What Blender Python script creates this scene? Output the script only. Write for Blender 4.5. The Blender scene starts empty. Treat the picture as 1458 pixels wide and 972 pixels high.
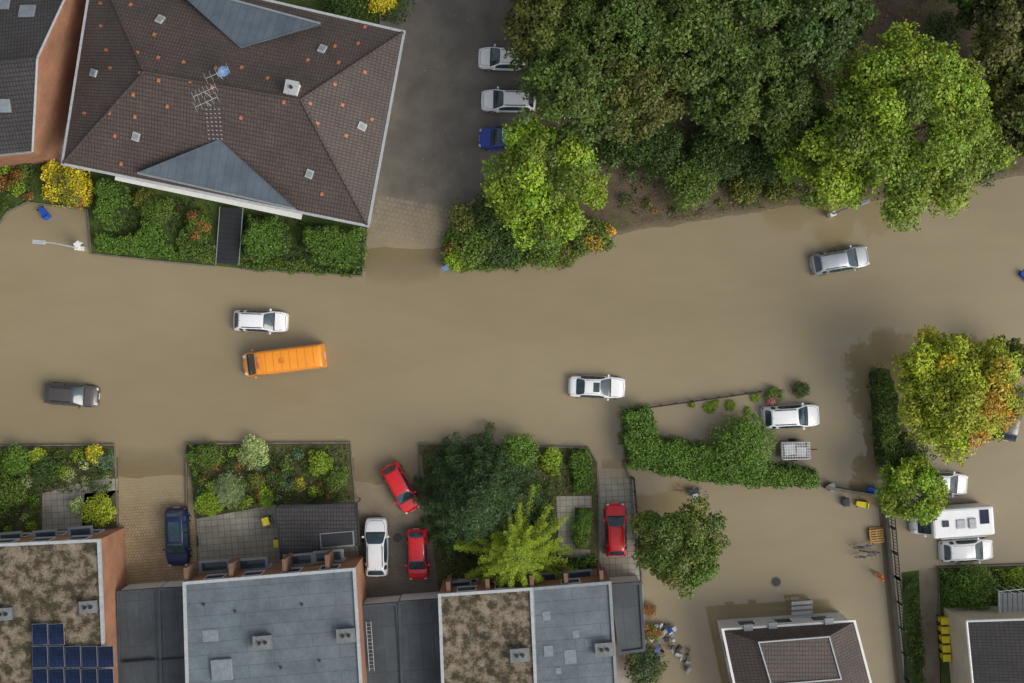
import bpy, bmesh, math, random
import numpy as np
from mathutils import Vector, Matrix
from mathutils.bvhtree import BVHTree
random.seed(7); rng=np.random.default_rng(7)
scene=bpy.context.scene
HC=90.0; SC=17.5
def P(px,py,z=0.0):
    k=(HC-z)/HC/SC
    return Vector(((px-729)*k,(486-py)*k,z))
def XY(pts,z=0.0): return [tuple(P(a,b,z)[:2]) for a,b in pts]
# ------------------------------------------------------------------ materials
def newmat(name):
    m=bpy.data.materials.new(name); m.use_nodes=True
    nt=m.node_tree; return m,nt,nt.nodes['Principled BSDF']
def rgba(c): return (c[0],c[1],c[2],1)
def noise(nt,vec,scale,detail=4,rough=.6):
    n=nt.nodes.new('ShaderNodeTexNoise'); n.inputs['Scale'].default_value=scale
    n.inputs['Detail'].default_value=detail; n.inputs['Roughness'].default_value=rough
    nt.links.new(vec,n.inputs['Vector']); return n.outputs['Fac']
def ramp(nt,fac,stops):
    r=nt.nodes.new('ShaderNodeValToRGB'); e=r.color_ramp.elements
    while len(e)<len(stops): e.new(.5)
    for i,(p,c) in enumerate(stops): e[i].position=p; e[i].color=rgba(c)
    nt.links.new(fac,r.inputs['Fac']); return r.outputs['Color']
def mixc(nt,fac,a,b,mode='MIX'):
    m=nt.nodes.new('ShaderNodeMix'); m.data_type='RGBA'; m.blend_type=mode
    for s,i in ((fac,0),(a,6),(b,7)):
        if isinstance(s,(int,float)): m.inputs[i].default_value=s
        elif isinstance(s,tuple): m.inputs[i].default_value=rgba(s)
        else: nt.links.new(s,m.inputs[i])
    return m.outputs[2]
def mrange(nt,v,a,b,c=0,d=1):
    m=nt.nodes.new('ShaderNodeMapRange')
    for i,x in enumerate((a,b,c,d)): m.inputs[i+1].default_value=x
    nt.links.new(v,m.inputs[0]); return m.outputs[0]
def bump(nt,h,strength,dist,b):
    n=nt.nodes.new('ShaderNodeBump'); n.inputs['Strength'].default_value=strength; n.inputs['Distance'].default_value=dist
    nt.links.new(h,n.inputs['Height']); nt.links.new(n.outputs[0],b.inputs['Normal'])
def tc(nt,which='Object'):
    return nt.nodes.new('ShaderNodeTexCoord').outputs[which]
def mudline(nt,col,lo=-.09,hi=.01,mud=(.27,.215,.13)):
    g=nt.nodes.new('ShaderNodeNewGeometry'); s=nt.nodes.new('ShaderNodeSeparateXYZ')
    nt.links.new(g.outputs['Position'],s.inputs[0])
    n=noise(nt,g.outputs['Position'],.5,4)
    a=nt.nodes.new('ShaderNodeMath'); a.operation='MULTIPLY_ADD'; nt.links.new(n,a.inputs[0]); a.inputs[1].default_value=-.16; nt.links.new(s.outputs[2],a.inputs[2])
    f=mrange(nt,a.outputs[0],lo,hi,.9,0)
    return mixc(nt,f,col,mud)
def pm(name,col,rough=.6,var=.2,scale=3,bmp=0,bscale=30,metal=0,spec=.5,coat=0,mud=False):
    m,nt,b=newmat(name); v=tc(nt)
    f=noise(nt,v,scale,4)
    d=tuple(c*(1-var) for c in col); l=tuple(min(1,c*(1+var)) for c in col)
    c=ramp(nt,f,[(.3,d),(.7,l)])
    if mud: c=mudline(nt,c)
    nt.links.new(c,b.inputs['Base Color'])
    b.inputs['Roughness'].default_value=rough; b.inputs['Metallic'].default_value=metal
    b.inputs['Specular IOR Level'].default_value=spec; b.inputs['Coat Weight'].default_value=coat
    b.inputs['Coat Roughness'].default_value=.06
    if bmp: bump(nt,noise(nt,v,bscale,3),bmp,.03,b)
    return m
def tilemat(name,c1,c2,mort,w,h,ms=.02,rough=.6,bmp=.5,big=.35,offset=.5,mud=False,stain=(.5,.5,.5),dist=.02,spec=.5,stain2=(1.25,1.25,1.25)):
    m,nt,b=newmat(name); v=tc(nt,'UV')
    br=nt.nodes.new('ShaderNodeTexBrick'); nt.links.new(v,br.inputs['Vector'])
    br.inputs['Color1'].default_value=rgba(c1); br.inputs['Color2'].default_value=rgba(c2); br.inputs['Mortar'].default_value=rgba(mort)
    br.inputs['Scale'].default_value=1; br.inputs['Brick Width'].default_value=w; br.inputs['Row Height'].default_value=h
    br.inputs['Mortar Size'].default_value=ms; br.inputs['Mortar Smooth'].default_value=.3; br.offset=offset
    o=tc(nt)
    f=noise(nt,o,.45,6,.65); c=mixc(nt,1.0,br.outputs['Color'],ramp(nt,f,[(.3,stain),(.7,stain2)]),'MULTIPLY')
    f2=noise(nt,o,6,4,.7); c=mixc(nt,big,c,ramp(nt,f2,[(.3,(.55,.55,.55)),(.7,(1.3,1.3,1.3))]),'MULTIPLY')
    if mud: c=mudline(nt,c)
    nt.links.new(c,b.inputs['Base Color']); b.inputs['Roughness'].default_value=rough; b.inputs['Specular IOR Level'].default_value=spec
    if bmp:
        inv=nt.nodes.new('ShaderNodeMath'); inv.operation='SUBTRACT'; inv.inputs[0].default_value=1; nt.links.new(br.outputs['Fac'],inv.inputs[1])
        bump(nt,inv.outputs[0],bmp,dist,b)
    return m
def soilmat(name,stops,scale=.6,fine=9,mud=False,fa=.4,fb=1.4):
    m,nt,b=newmat(name); v=tc(nt); f=noise(nt,v,scale,7,.7); c=ramp(nt,f,stops)
    c=mixc(nt,.7,c,ramp(nt,noise(nt,v,fine,4,.7),[(.3,(fa,fa,fa)),(.7,(fb,fb,fb))]),'MULTIPLY')
    if mud: c=mudline(nt,c,-.08,.08,(.15,.115,.07))
    nt.links.new(c,b.inputs['Base Color']); b.inputs['Roughness'].default_value=.9; bump(nt,noise(nt,v,fine,3,.7),.8,.08,b); return m
M={}
M['soil']=soilmat('soil',[(.3,(.05,.036,.022)),(.5,(.12,.085,.055)),(.62,(.06,.07,.02)),(.75,(.17,.125,.085))],mud=True)
M['grass']=soilmat('lawn',[(.3,(.025,.04,.008)),(.5,(.05,.085,.012)),(.7,(.09,.13,.018))])
M['bed']=soilmat('bed_soil',[(.3,(.04,.045,.016)),(.5,(.08,.08,.025)),(.7,(.13,.10,.065))],1.2)
M['mossroof']=soilmat('moss_gravel_roof',[(.36,(.035,.030,.015)),(.46,(.07,.056,.03)),(.52,(.165,.132,.09)),(.60,(.24,.195,.14)),(.7,(.31,.26,.195))],1.3,9,fa=.5,fb=1.3)
M['asphalt']=pm('wet_asphalt',(.125,.112,.092),.38,.25,.45,.25,60,mud=True)
M['paver_tan']=tilemat('tan_paver',(.35,.27,.155),(.30,.225,.13),(.17,.13,.07),.24,.24,.022,.6,.3,.35,mud=True,stain=(.75,.72,.70))
M['paver_grey']=tilemat('grey_paver',(.27,.25,.205),(.32,.30,.245),(.12,.12,.08),.5,.5,.022,.6,.3,.35,0,mud=True,stain=(.7,.7,.66))
M['paver_brown']=tilemat('brown_paver',(.135,.11,.08),(.16,.13,.095),(.06,.05,.036),.24,.12,.014,.5,.3,.35,mud=True,stain=(.65,.65,.65))
M['paver_park']=tilemat('parking_paver',(.20,.17,.13),(.17,.145,.11),(.09,.08,.06),.4,.4,.03,.5,.3,.35,mud=True,stain=(.75,.75,.75))
M['yard']=tilemat('yard_silt',(.27,.215,.14),(.25,.20,.13),(.22,.175,.115),.8,.8,.03,.5,.1,.35,mud=False,stain=(.8,.8,.8))
M['tile']=tilemat('brown_roof_tile',(.080,.061,.053),(.098,.072,.062),(.040,.031,.027),.24,.33,.028,.6,1,.35,0,stain=(.74,.74,.77),stain2=(1.15,1.12,1.08),dist=.04)
M['tile_dark']=tilemat('dark_roof_tile',(.045,.041,.042),(.058,.052,.052),(.020,.018,.018),.24,.33,.028,.55,1,.35,0,stain=(.75,.75,.75),dist=.04)
M['brick']=tilemat('orange_brick',(.42,.18,.09),(.34,.14,.07),(.28,.21,.16),.25,.085,.01,.8,.4,.3,stain=(.72,.72,.72))
M['brick_dk']=tilemat('brown_brick',(.22,.11,.07),(.17,.085,.055),(.16,.12,.09),.25,.085,.01,.8,.4,.3,stain=(.7,.7,.7))
M['felt']=tilemat('blue_grey_roof_felt',(.115,.142,.162),(.128,.155,.175),(.065,.082,.092),5.0,1.0,.022,.55,.3,.4,.4,stain=(.66,.68,.70),stain2=(1.25,1.25,1.25))
M['felt_dk']=tilemat('dark_roof_felt',(.050,.062,.072),(.062,.075,.086),(.026,.032,.038),1.0,3.6,.02,.5,.4,.35,0,stain=(.6,.6,.6))
M['zinc']=tilemat('zinc_roof',(.085,.11,.135),(.095,.12,.145),(.05,.065,.08),.6,7,.02,.5,.4,.25,0,stain=(.75,.75,.78))
M['render']=pm('white_render',(.68,.66,.62),.8,.08,1)
M['beige']=pm('beige_render',(.50,.42,.31),.85,.10,.8)
M['white']=pm('white_trim',(.72,.72,.70),.5,.08,4)
M['grey']=pm('grey_metal',(.22,.24,.25),.45,.15,3)
M['lgrey']=pm('light_grey_coping',(.38,.40,.41),.5,.15,3)
M['patchg']=pm('felt_patch',(.18,.21,.235),.6,.2,3)
M['kerb']=pm('kerb_stone',(.15,.135,.105),.85,.25,2)
M['capg']=pm('chimney_cap_grey',(.16,.17,.17),.7,.25,3)
M['dark']=pm('dark_metal',(.022,.024,.027),.45,.2,5)
M['black']=pm('black_plastic',(.012,.012,.013),.5,.1,5)
M['tyre']=pm('tyre_rubber',(.015,.015,.015),.85,.1,9)
M['wood']=pm('pallet_wood',(.45,.26,.09),.8,.25,9)
M['orange']=pm('orange_tile',(.42,.15,.07),.65,.35,1.5)
M['concrete']=pm('concrete',(.30,.28,.25),.85,.2,2,.3,30)
M['bark']=pm('bark',(.07,.05,.035),.9,.3,9,.6,20)
M['ywin']=pm('yellow_plastic',(.72,.60,.02),.4,.08,5)
M['blue']=pm('blue_plastic',(.01,.09,.50),.4,.1,5)
M['solar']=tilemat('solar_cells',(.008,.016,.05),(.010,.02,.058),(.05,.06,.09),.30,.30,.006,.3,.0,.1,0,spec=.2)
M['glassw']=pm('window_glass',(.03,.045,.06),.06,.3,1.5,spec=.6)
M['autoglass']=pm('car_glass',(.022,.050,.065),.04,.45,1.6,spec=.8)
M['lampglass']=pm('headlight_glass',(.55,.58,.6),.1,.2,9)
M['tail']=pm('tail_light',(.35,.01,.01),.2,.1,9)
M['skin']=pm('skin',(.5,.3,.21),.6,.05,9)
M['hivis']=pm('orange_waders',(.85,.18,.03),.6,.12,8)
M['hair']=pm('hair',(.05,.03,.02),.7,.2,20)
M['rust']=pm('rust_leaves',(.2,.08,.03),.8,.2,8)
M['bags']=pm('plastic_bag',(.5,.52,.55),.4,.15,6)
M['dishblue']=pm('blue_dish',(.12,.22,.4),.4)
def carpaint(name,col,metal=0.0,rough=.28,coat=.6):
    return pm(name,col,rough,.05,1.2,coat=coat,metal=metal)
LEAF,nt,b=newmat('leaves'); a=nt.nodes.new('ShaderNodeAttribute'); a.attribute_name='leafcol'
nt.links.new(a.outputs['Color'],b.inputs['Base Color']); b.inputs['Roughness'].default_value=.5; b.inputs['Specular IOR Level'].default_value=.35
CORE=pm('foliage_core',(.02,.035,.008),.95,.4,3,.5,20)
# ------------------------------------------------------------------ mesh helpers
def link(o,parent=None):
    scene.collection.objects.link(o)
    if parent: o.parent=parent
    return o
def empty(name,loc=(0,0,0),rz=0):
    e=bpy.data.objects.new(name,None); e.location=loc; e.rotation_euler=(0,0,rz); e.empty_display_size=.5
    return link(e)
def auto_uv(me,ang=0.0):
    uv=me.uv_layers.new(name='UVMap') if not me.uv_layers else me.uv_layers[0]
    ca,sa=math.cos(ang),math.sin(ang)
    for p in me.polygons:
        n=p.normal
        if abs(n.z)>.995: h=Vector((ca,sa,0)); w=Vector((-sa,ca,0))
        else: h=Vector((-n.y,n.x,0)).normalized(); w=n.cross(h)
        for li in p.loop_indices:
            c=me.vertices[me.loops[li].vertex_index].co; uv.data[li].uv=(c.dot(h),c.dot(w))
def mk(name,verts,faces,mats,parent=None,mi=None,smooth=False,uv=True,ang=0.0,tri=False):
    me=bpy.data.meshes.new(name); me.from_pydata([tuple(v) for v in verts],[],faces); 
    if not isinstance(mats,(list,tuple)): mats=[mats]
    for m in mats: me.materials.append(m)
    if mi:
        for p,i in zip(me.polygons,mi): p.material_index=i
    if smooth:
        for p in me.polygons: p.use_smooth=True
    me.update()
    if tri:
        bm=bmesh.new(); bm.from_mesh(me); bmesh.ops.triangulate(bm,faces=bm.faces[:]); bm.to_mesh(me); bm.free()
    if uv: auto_uv(me,ang)
    return link(bpy.data.objects.new(name,me),parent)
BV=[(-1,-1,-1),(1,-1,-1),(1,1,-1),(-1,1,-1),(-1,-1,1),(1,-1,1),(1,1,1),(-1,1,1)]
BF=[(0,3,2,1),(4,5,6,7),(0,1,5,4),(1,2,6,5),(2,3,7,6),(3,0,4,7)]
def box(name,loc,size,rz=0,mat=None,parent=None,bev=0,normal=None,taper=1.0):
    vs=[(x*size[0]/2*(1 if z>0 else taper),y*size[1]/2*(1 if z>0 else taper),z*size[2]/2) for x,y,z in BV]
    o=mk(name,vs,BF,mat,parent); o.location=loc
    if normal is not None:
        o.rotation_mode='QUATERNION'; q=Vector(normal).to_track_quat('Z','Y'); o.rotation_quaternion=q@Matrix.Rotation(rz,3,'Z').to_quaternion()
    else: o.rotation_euler=(0,0,rz)
    if bev:
        b=o.modifiers.new('b','BEVEL'); b.width=bev; b.segments=2
    return o
def cyl(name,p0,p1,r0,r1,mat,parent=None,n=10):
    p0=Vector(p0);p1=Vector(p1); d=(p1-p0).normalized(); a=d.orthogonal().normalized(); b=d.cross(a)
    vs=[];fs=[]
    for p,r in((p0,r0),(p1,r1)):
        for i in range(n):
            t=2*math.pi*i/n; vs.append(p+a*math.cos(t)*r+b*math.sin(t)*r)
    for i in range(n): fs.append((i,(i+1)%n,n+(i+1)%n,n+i))
    fs.append(tuple(range(n-1,-1,-1))); fs.append(tuple(range(n,2*n)))
    return mk(name,vs,fs,mat,parent,smooth=False)
def ccw(p):
    a=sum(p[i][0]*p[(i+1)%len(p)][1]-p[(i+1)%len(p)][0]*p[i][1] for i in range(len(p)))
    return list(p) if a>0 else list(p)[::-1]
def inset(p,d):
    n=len(p); out=[]
    for i in range(n):
        a=Vector(p[i-1]);b=Vector(p[i]);c=Vector(p[(i+1)%n])
        e1=(b-a).normalized();e2=(c-b).normalized(); n1=Vector((-e1.y,e1.x));n2=Vector((-e2.y,e2.x))
        k=(n1+n2); k=k/max(.6,k.length_squared)*2*d
        out.append((b.x+k.x,b.y+k.y))
    return out
def prism(name,pts,z0,z1,mat,parent=None,top=None,ang=0.0,tri=False):
    pts=ccw(pts); n=len(pts)
    vs=[(x,y,z0) for x,y in pts]+[(x,y,z1) for x,y in pts]
    fs=[(i,(i+1)%n,n+(i+1)%n,n+i) for i in range(n)]+[tuple(range(n,2*n)),tuple(range(n-1,-1,-1))]
    return mk(name,vs,fs,[mat,top or mat],parent,mi=[0]*n+[1,0],ang=ang,tri=tri)
def ring(name,pts,o,i,z0,z1,mat,parent=None):
    pts=ccw(pts); A=inset(pts,-o);B=inset(pts,i); n=len(pts)
    vs=[(x,y,z0) for x,y in A]+[(x,y,z1) for x,y in A]+[(x,y,z1) for x,y in B]+[(x,y,z0) for x,y in B]
    fs=[]
    for k in range(n):
        l=(k+1)%n
        fs+=[(k,l,n+l,n+k),(n+k,n+l,2*n+l,2*n+k),(2*n+k,2*n+l,3*n+l,3*n+k),(3*n+k,3*n+l,l,k)]
    return mk(name,vs,fs,mat,parent)
def pip(X,Y,poly):
    X=np.asarray(X,float);Y=np.asarray(Y,float); ins=np.zeros(X.shape,bool); n=len(poly)
    for i in range(n):
        x1,y1=poly[i];x2,y2=poly[(i+1)%n]
        if y1==y2: continue
        c=((y1>Y)!=(y2>Y))&(X<(x2-x1)*(Y-y1)/(y2-y1)+x1); ins^=c
    return ins
def pdist(X,Y,poly):
    X=np.asarray(X,float);Y=np.asarray(Y,float); D=np.full(X.shape,1e9); n=len(poly)
    for i in range(n):
        x1,y1=poly[i];x2,y2=poly[(i+1)%n]; dx,dy=x2-x1,y2-y1; L=dx*dx+dy*dy+1e-9
        t=np.clip(((X-x1)*dx+(Y-y1)*dy)/L,0,1); D=np.minimum(D,np.hypot(X-x1-t*dx,Y-y1-t*dy))
    return D
def sn(X,Y,s=1.0,ph=0.0):
    return (np.sin(X*s+ph)+np.sin(Y*s*1.13+ph*2+1)+np.sin((X+Y)*s*.71+ph)+np.sin((X-Y*1.3)*s*1.9+ph*.7)*.6+np.sin((X*1.7+Y)*s*2.7+2*ph)*.4)/4
# ------------------------------------------------------------------ terrain
PATCH=[]
def patch(name,px,zf,mat,cell=.9,ang=0.0,reg=True,bottom=-.72):
    pts=ccw(XY(px)); f=zf if callable(zf) else (lambda x,y,z=zf: z+0*np.asarray(x,float))
    bm=bmesh.new(); vs=[bm.verts.new((x,y,0)) for x,y in pts]; bm.faces.new(vs)
    bmesh.ops.triangulate(bm,faces=bm.faces[:])
    if callable(zf):
        xs=[max(-60,min(60,p[0])) for p in pts];ys=[max(-40,min(40,p[1])) for p in pts]
        for lo,hi,ax in((min(xs),max(xs),0),(min(ys),max(ys),1)):
            k=lo+cell
            while k<hi:
                co=(k,0,0) if ax==0 else (0,k,0); no=(1,0,0) if ax==0 else (0,1,0)
                bmesh.ops.bisect_plane(bm,geom=bm.verts[:]+bm.edges[:]+bm.faces[:],plane_co=co,plane_no=no); k+=cell
    X=np.array([v.co.x for v in bm.verts]);Y=np.array([v.co.y for v in bm.verts]); Z=f(X,Y)
    for v,z in zip(bm.verts,Z): v.co.z=float(z)
    be=[e for e in bm.edges if len(e.link_faces)==1]
    r=bmesh.ops.extrude_edge_only(bm,edges=be)
    for g in r['geom']:
        if isinstance(g,bmesh.types.BMVert): g.co.z=bottom
    me=bpy.data.meshes.new(name); bm.to_mesh(me); bm.free(); me.materials.append(mat); auto_uv(me,ang)
    o=link(bpy.data.objects.new(name,me))
    if reg: PATCH.append((pts,f))
    return o
def ylin(py0,z0,py1,z1,nz=.015):
    y0=(486-py0)/SC;y1=(486-py1)/SC
    return lambda x,y: z0+np.clip((np.asarray(y,float)-y0)/(y1-y0),-6,1.2)*(z1-z0)+nz*sn(np.asarray(x,float),np.asarray(y,float),1.3)
mk('ground',[(-500,-500,-.75),(500,-500,-.75),(500,500,-.75),(-500,500,-.75)],[(0,1,2,3)],M['soil'])
patch('garden_ground',[(-400,335),(-10,325),(10,303),(40,289),(125,300),(131,360),(240,372),(305,378),(345,382),(515,392),(522,330),(560,45),(575,-500),(-400,-500)],.16,M['grass'])
patch('parking_lot',[(522,326),(560,45),(575,-500),(775,-500),(770,150),(730,240),(672,284),(652,299),(541,278)],ylin(380,.01,-80,.36,.02),M['asphalt'])
patch('paved_driveway',[(541,278),(652,299),(640,310),(628,352),(628,400),(514,424),(522,326)],ylin(361,-.008,280,.085,.008),M['paver_park'],ang=-.2)
bank=[(632,386),(627,350),(640,305),(680,280),(735,240),(775,150),(780,-500),(1900,-500),(1900,235),(1460,252),(1400,262),(1340,276),(1290,283),(1230,292),(1180,292),(1120,296),(1070,307),(1010,315),(960,325),(905,331),(878,338),(874,350),(820,366),(750,378),(690,386)]
bp=ccw(XY(bank))
def bankz(x,y):
    d=pdist(x,y,bp); return -.12+.5*np.clip(d/1.6,0,1)**.8+.06*sn(np.asarray(x,float),np.asarray(y,float),2.1)
patch('river_bank',bank,bankz,M['soil'],cell=.7)
patch('garden_ground',[(-400,637),(163,635),(168,757),(-400,790)],.22,M['bed'])
patch('tan_driveway',[(167,610),(268,610),(283,812),(290,838),(172,840)],ylin(672,-.008,835,.22,.008),M['paver_tan'],ang=.07)
patch('garden_ground',[(268,632),(498,632),(506,716),(392,718),(280,738)],.22,M['bed'])
patch('patio',[(281,738),(392,718),(508,716),(512,808),(290,838)],.20,M['paver_grey'],ang=.08)
patch('brown_driveway',[(501,620),(598,620),(626,850),(514,852)],ylin(680,-.008,845,.20,.01),M['paver_brown'],ang=.05)
patch('garden_ground',[(598,632),(838,638),(850,662),(852,835),(626,848)],.2,M['bed'])
patch('pale_driveway',[(852,640),(888,645),(902,690),(912,832),(853,835)],ylin(664,-.008,700,.12,.006),M['paver_grey'],ang=.05)
patch('building_plot',[(-400,842),(915,832),(925,985),(925,1400),(-400,1400)],.12,M['concrete'],reg=False)
def yardz(x,y):
    x=np.asarray(x,float);y=np.asarray(y,float)
    return -.13+.07*sn(x,y,.55,1.3)+.04*sn(x,y,1.7)
patch('backyard_ground',[(915,705),(1256,715),(1282,1200),(925,1200)],yardz,M['yard'],cell=.8)
patch('side_path',[(1284,815),(1308,812),(1325,1300),(1296,1300)],.05,M['grass'])
patch('side_path',[(1308,808),(1334,806),(1346,1300),(1325,1300)],ylin(808,.0,870,.06,.01),M['paver_brown'])
patch('garden_ground',[(1336,808),(1900,795),(1900,1400),(1347,1400)],.2,M['grass'])
patch('hedge_bed',[(894,590),(930,588),(932,625),(894,625)],.05,M['bed'],reg=False)
patch('hedge_bed',[(894,626),(938,628),(1165,672),(1166,692),(1000,686),(897,662)],.05,M['bed'],reg=False)
patch('hedge_bed',[(1250,530),(1266,526),(1300,640),(1325,700),(1290,705),(1257,640)],.05,M['bed'],reg=False)
def strip(name,px,w,z0,z1,mat,parent=None):
    pts=[P(a,b) for a,b in px]; vs=[];fs=[]
    for i,p in enumerate(pts):
        a=pts[max(0,i-1)];b=pts[min(len(pts)-1,i+1)]; d=(b-a).normalized(); n=Vector((-d.y,d.x,0))*w/2
        for q,z in((p+n,z0),(p-n,z0),(p-n,z1),(p+n,z1)): vs.append((q.x,q.y,z))
    for i in range(len(pts)-1):
        a=i*4;b=a+4
        for k in range(4): fs.append((a+k,a+(k+1)%4,b+(k+1)%4,b+k))
    fs.append((0,1,2,3)); e=len(vs)-4; fs.append((e+3,e+2,e+1,e))
    return mk(name,vs,fs,mat,parent)
for k in ([(131,361),(240,373),(305,379)],[(345,383),(516,393),(523,330)],[(0,318),(12,302),(40,288),(126,299),(131,359)],
          [(-200,635),(164,633),(169,752)],[(267,736),(266,631),(499,630),(507,715)],[(597,720),(596,631),(838,637),(851,660)],
          [(852,705),(853,832)],[(888,654),(904,700),(914,830)],[(1336,880),(1335,807),(1600,798)]):
    strip('garden_kerb',k,.12,-.7,.27,M['kerb'])
# ------------------------------------------------------------------ water
xs=np.concatenate([[-500,-200,-90,-60],np.arange(-47,47.1,.3),[60,90,200,500]]);ys=np.concatenate([[-500,-200,-80,-50],np.arange(-33,33.1,.3),[50,80,200,500]])
GX,GY=np.meshgrid(xs,ys); D=np.full(GX.shape,.7)
for poly,f in PATCH:
    i=pip(GX,GY,poly); 
    if i.any(): D[i]=np.maximum(0,-f(GX[i],GY[i]))
nx,ny=len(xs),len(ys); V=np.stack([GX.ravel(),GY.ravel(),np.zeros(GX.size)],1)
idx=np.arange(nx*ny).reshape(ny,nx); F=np.stack([idx[:-1,:-1],idx[:-1,1:],idx[1:,1:],idx[1:,:-1]],-1).reshape(-1,4)
def npmesh(name,V,F,mat,k=4):
    me=bpy.data.meshes.new(name); me.vertices.add(len(V)); me.vertices.foreach_set('co',V.astype(np.float32).ravel())
    me.loops.add(F.size); me.loops.foreach_set('vertex_index',F.astype(np.int32).ravel())
    me.polygons.add(len(F)); me.polygons.foreach_set('loop_start',np.arange(0,F.size,k,dtype=np.int32))
    me.materials.append(mat); me.update(calc_edges=True); return me
m,nt,b=newmat('muddy_flood_water'); g=nt.nodes.new('ShaderNodeNewGeometry').outputs['Position']
mp=nt.nodes.new('ShaderNodeMapping'); mp.inputs['Scale'].default_value=(.35,1,1); mp.inputs['Rotation'].default_value=(0,0,-.12); nt.links.new(g,mp.inputs[0])
c=ramp(nt,noise(nt,mp.outputs[0],.09,5,.55),[(.25,(.225,.178,.098)),(.5,(.262,.210,.120)),(.75,(.292,.238,.144))])
c=mixc(nt,.2,c,ramp(nt,noise(nt,mp.outputs[0],.9,5,.65),[(.3,(.80,.80,.80)),(.7,(1.12,1.12,1.12))]),'MULTIPLY')
nt.links.new(c,b.inputs['Base Color']); b.inputs['Roughness'].default_value=.05; b.inputs['IOR'].default_value=1.65
bump(nt,noise(nt,g,1.6,3,.5),.13,.03,b)
at=nt.nodes.new('ShaderNodeAttribute'); at.attribute_name='depth'
f=mrange(nt,at.outputs['Fac'],.0,.06,.30,1.0)
tr=nt.nodes.new('ShaderNodeBsdfTransparent'); tr.inputs[0].default_value=(.95,.90,.80,1)
mx=nt.nodes.new('ShaderNodeMixShader'); nt.links.new(f,mx.inputs[0]); nt.links.new(tr.outputs[0],mx.inputs[1]); nt.links.new(b.outputs[0],mx.inputs[2])
nt.links.new(mx.outputs[0],nt.nodes['Material Output'].inputs['Surface'])
me=npmesh('water',V,F,m); a=me.attributes.new('depth','FLOAT','POINT'); a.data.foreach_set('value',D.ravel().astype(np.float32))
me.polygons.foreach_set('use_smooth',np.ones(len(F),bool)); link(bpy.data.objects.new('water',me))
# ------------------------------------------------------------------ foliage
NL=0
def unit(v): return v/np.maximum(1e-6,np.linalg.norm(v,axis=1,keepdims=True))
class Fol:
    def __init__(s): s.C=[];s.N=[];s.S=[];s.K=[]
    def add(s,C,N,S,K): s.C.append(C);s.N.append(N);s.S.append(S);s.K.append(K)
    def blob(s,c,r,n,leaf,col,var=.22,low=-.15):
        d=unit(rng.normal(size=(n,3))); d=d[d[:,2]>low]; n=len(d)
        lump=1+.16*np.sin(d[:,0]*7+c[0]*3)*np.sin(d[:,1]*7+c[1]*5)+.1*np.sin(d[:,2]*9+c[0])
        rad=(1-.45*rng.random(n)**2.2)*lump
        C=np.array(c)+d*np.array(r)*rad[:,None]; N=unit(d*.7+rng.normal(size=(n,3))*.5+np.array([0,0,.55]))
        K=np.array(col)*(1+var*rng.normal(size=(n,1)))*(1+.08*rng.normal(size=(n,3)))
        s.add(C,N,leaf*(.6+.8*rng.random(n)),np.clip(K,.002,1))
    def build(s,name,parent=None,asp=.6):
        global NL
        C=np.concatenate(s.C);N=np.concatenate(s.N);S=np.concatenate(s.S)[:,None];K=np.concatenate(s.K); NL+=len(C)
        t=unit(np.cross(N,rng.normal(size=N.shape))); bb=np.cross(N,t)
        V=np.stack([C+t*S,C+bb*S*asp,C-t*S,C-bb*S*asp],1).reshape(-1,3)
        me=npmesh(name,V,np.arange(len(V)).reshape(-1,4),LEAF)
        at=me.attributes.new('leafcol','FLOAT_COLOR','POINT'); cc=np.ones((len(V),4),np.float32); cc[:,:3]=np.repeat(K,4,0); at.data.foreach_set('color',cc.ravel())
        return link(bpy.data.objects.new(name,me),parent)
G={'dark':(.045,.085,.013),'mid':(.088,.145,.016),'bright':(.20,.30,.018),'lime':(.30,.36,.02),'olive':(.12,.135,.018),'yellow':(.55,.46,.02),
   'orange':(.52,.28,.03),'blueg':(.09,.16,.08),'hedge':(.09,.175,.016),'conif':(.038,.075,.020),'rust':(.28,.12,.03),'pale':(.36,.44,.16),'pink':(.5,.16,.2),
   'wood1':(.072,.115,.016),'wood2':(.095,.11,.017),'wood3':(.055,.095,.014),'trunkgreen':(.10,.15,.02)}
def limbs(par,x,y,h,R,n=7):
    cyl('trunk',(x,y,-.7),(x,y,h*.62),.05*R+.08,.03*R+.03,M['bark'],par,9)
    for i in range(n):
        a=i*2.4+random.random(); z=h*(.25+.3*i/n)
        cyl('limb_%d'%(i+1),(x,y,z),(x+math.cos(a)*R*.62,y+math.sin(a)*R*.62,z+h*.22),.02*R+.03,.015,M['bark'],par,6)
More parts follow.
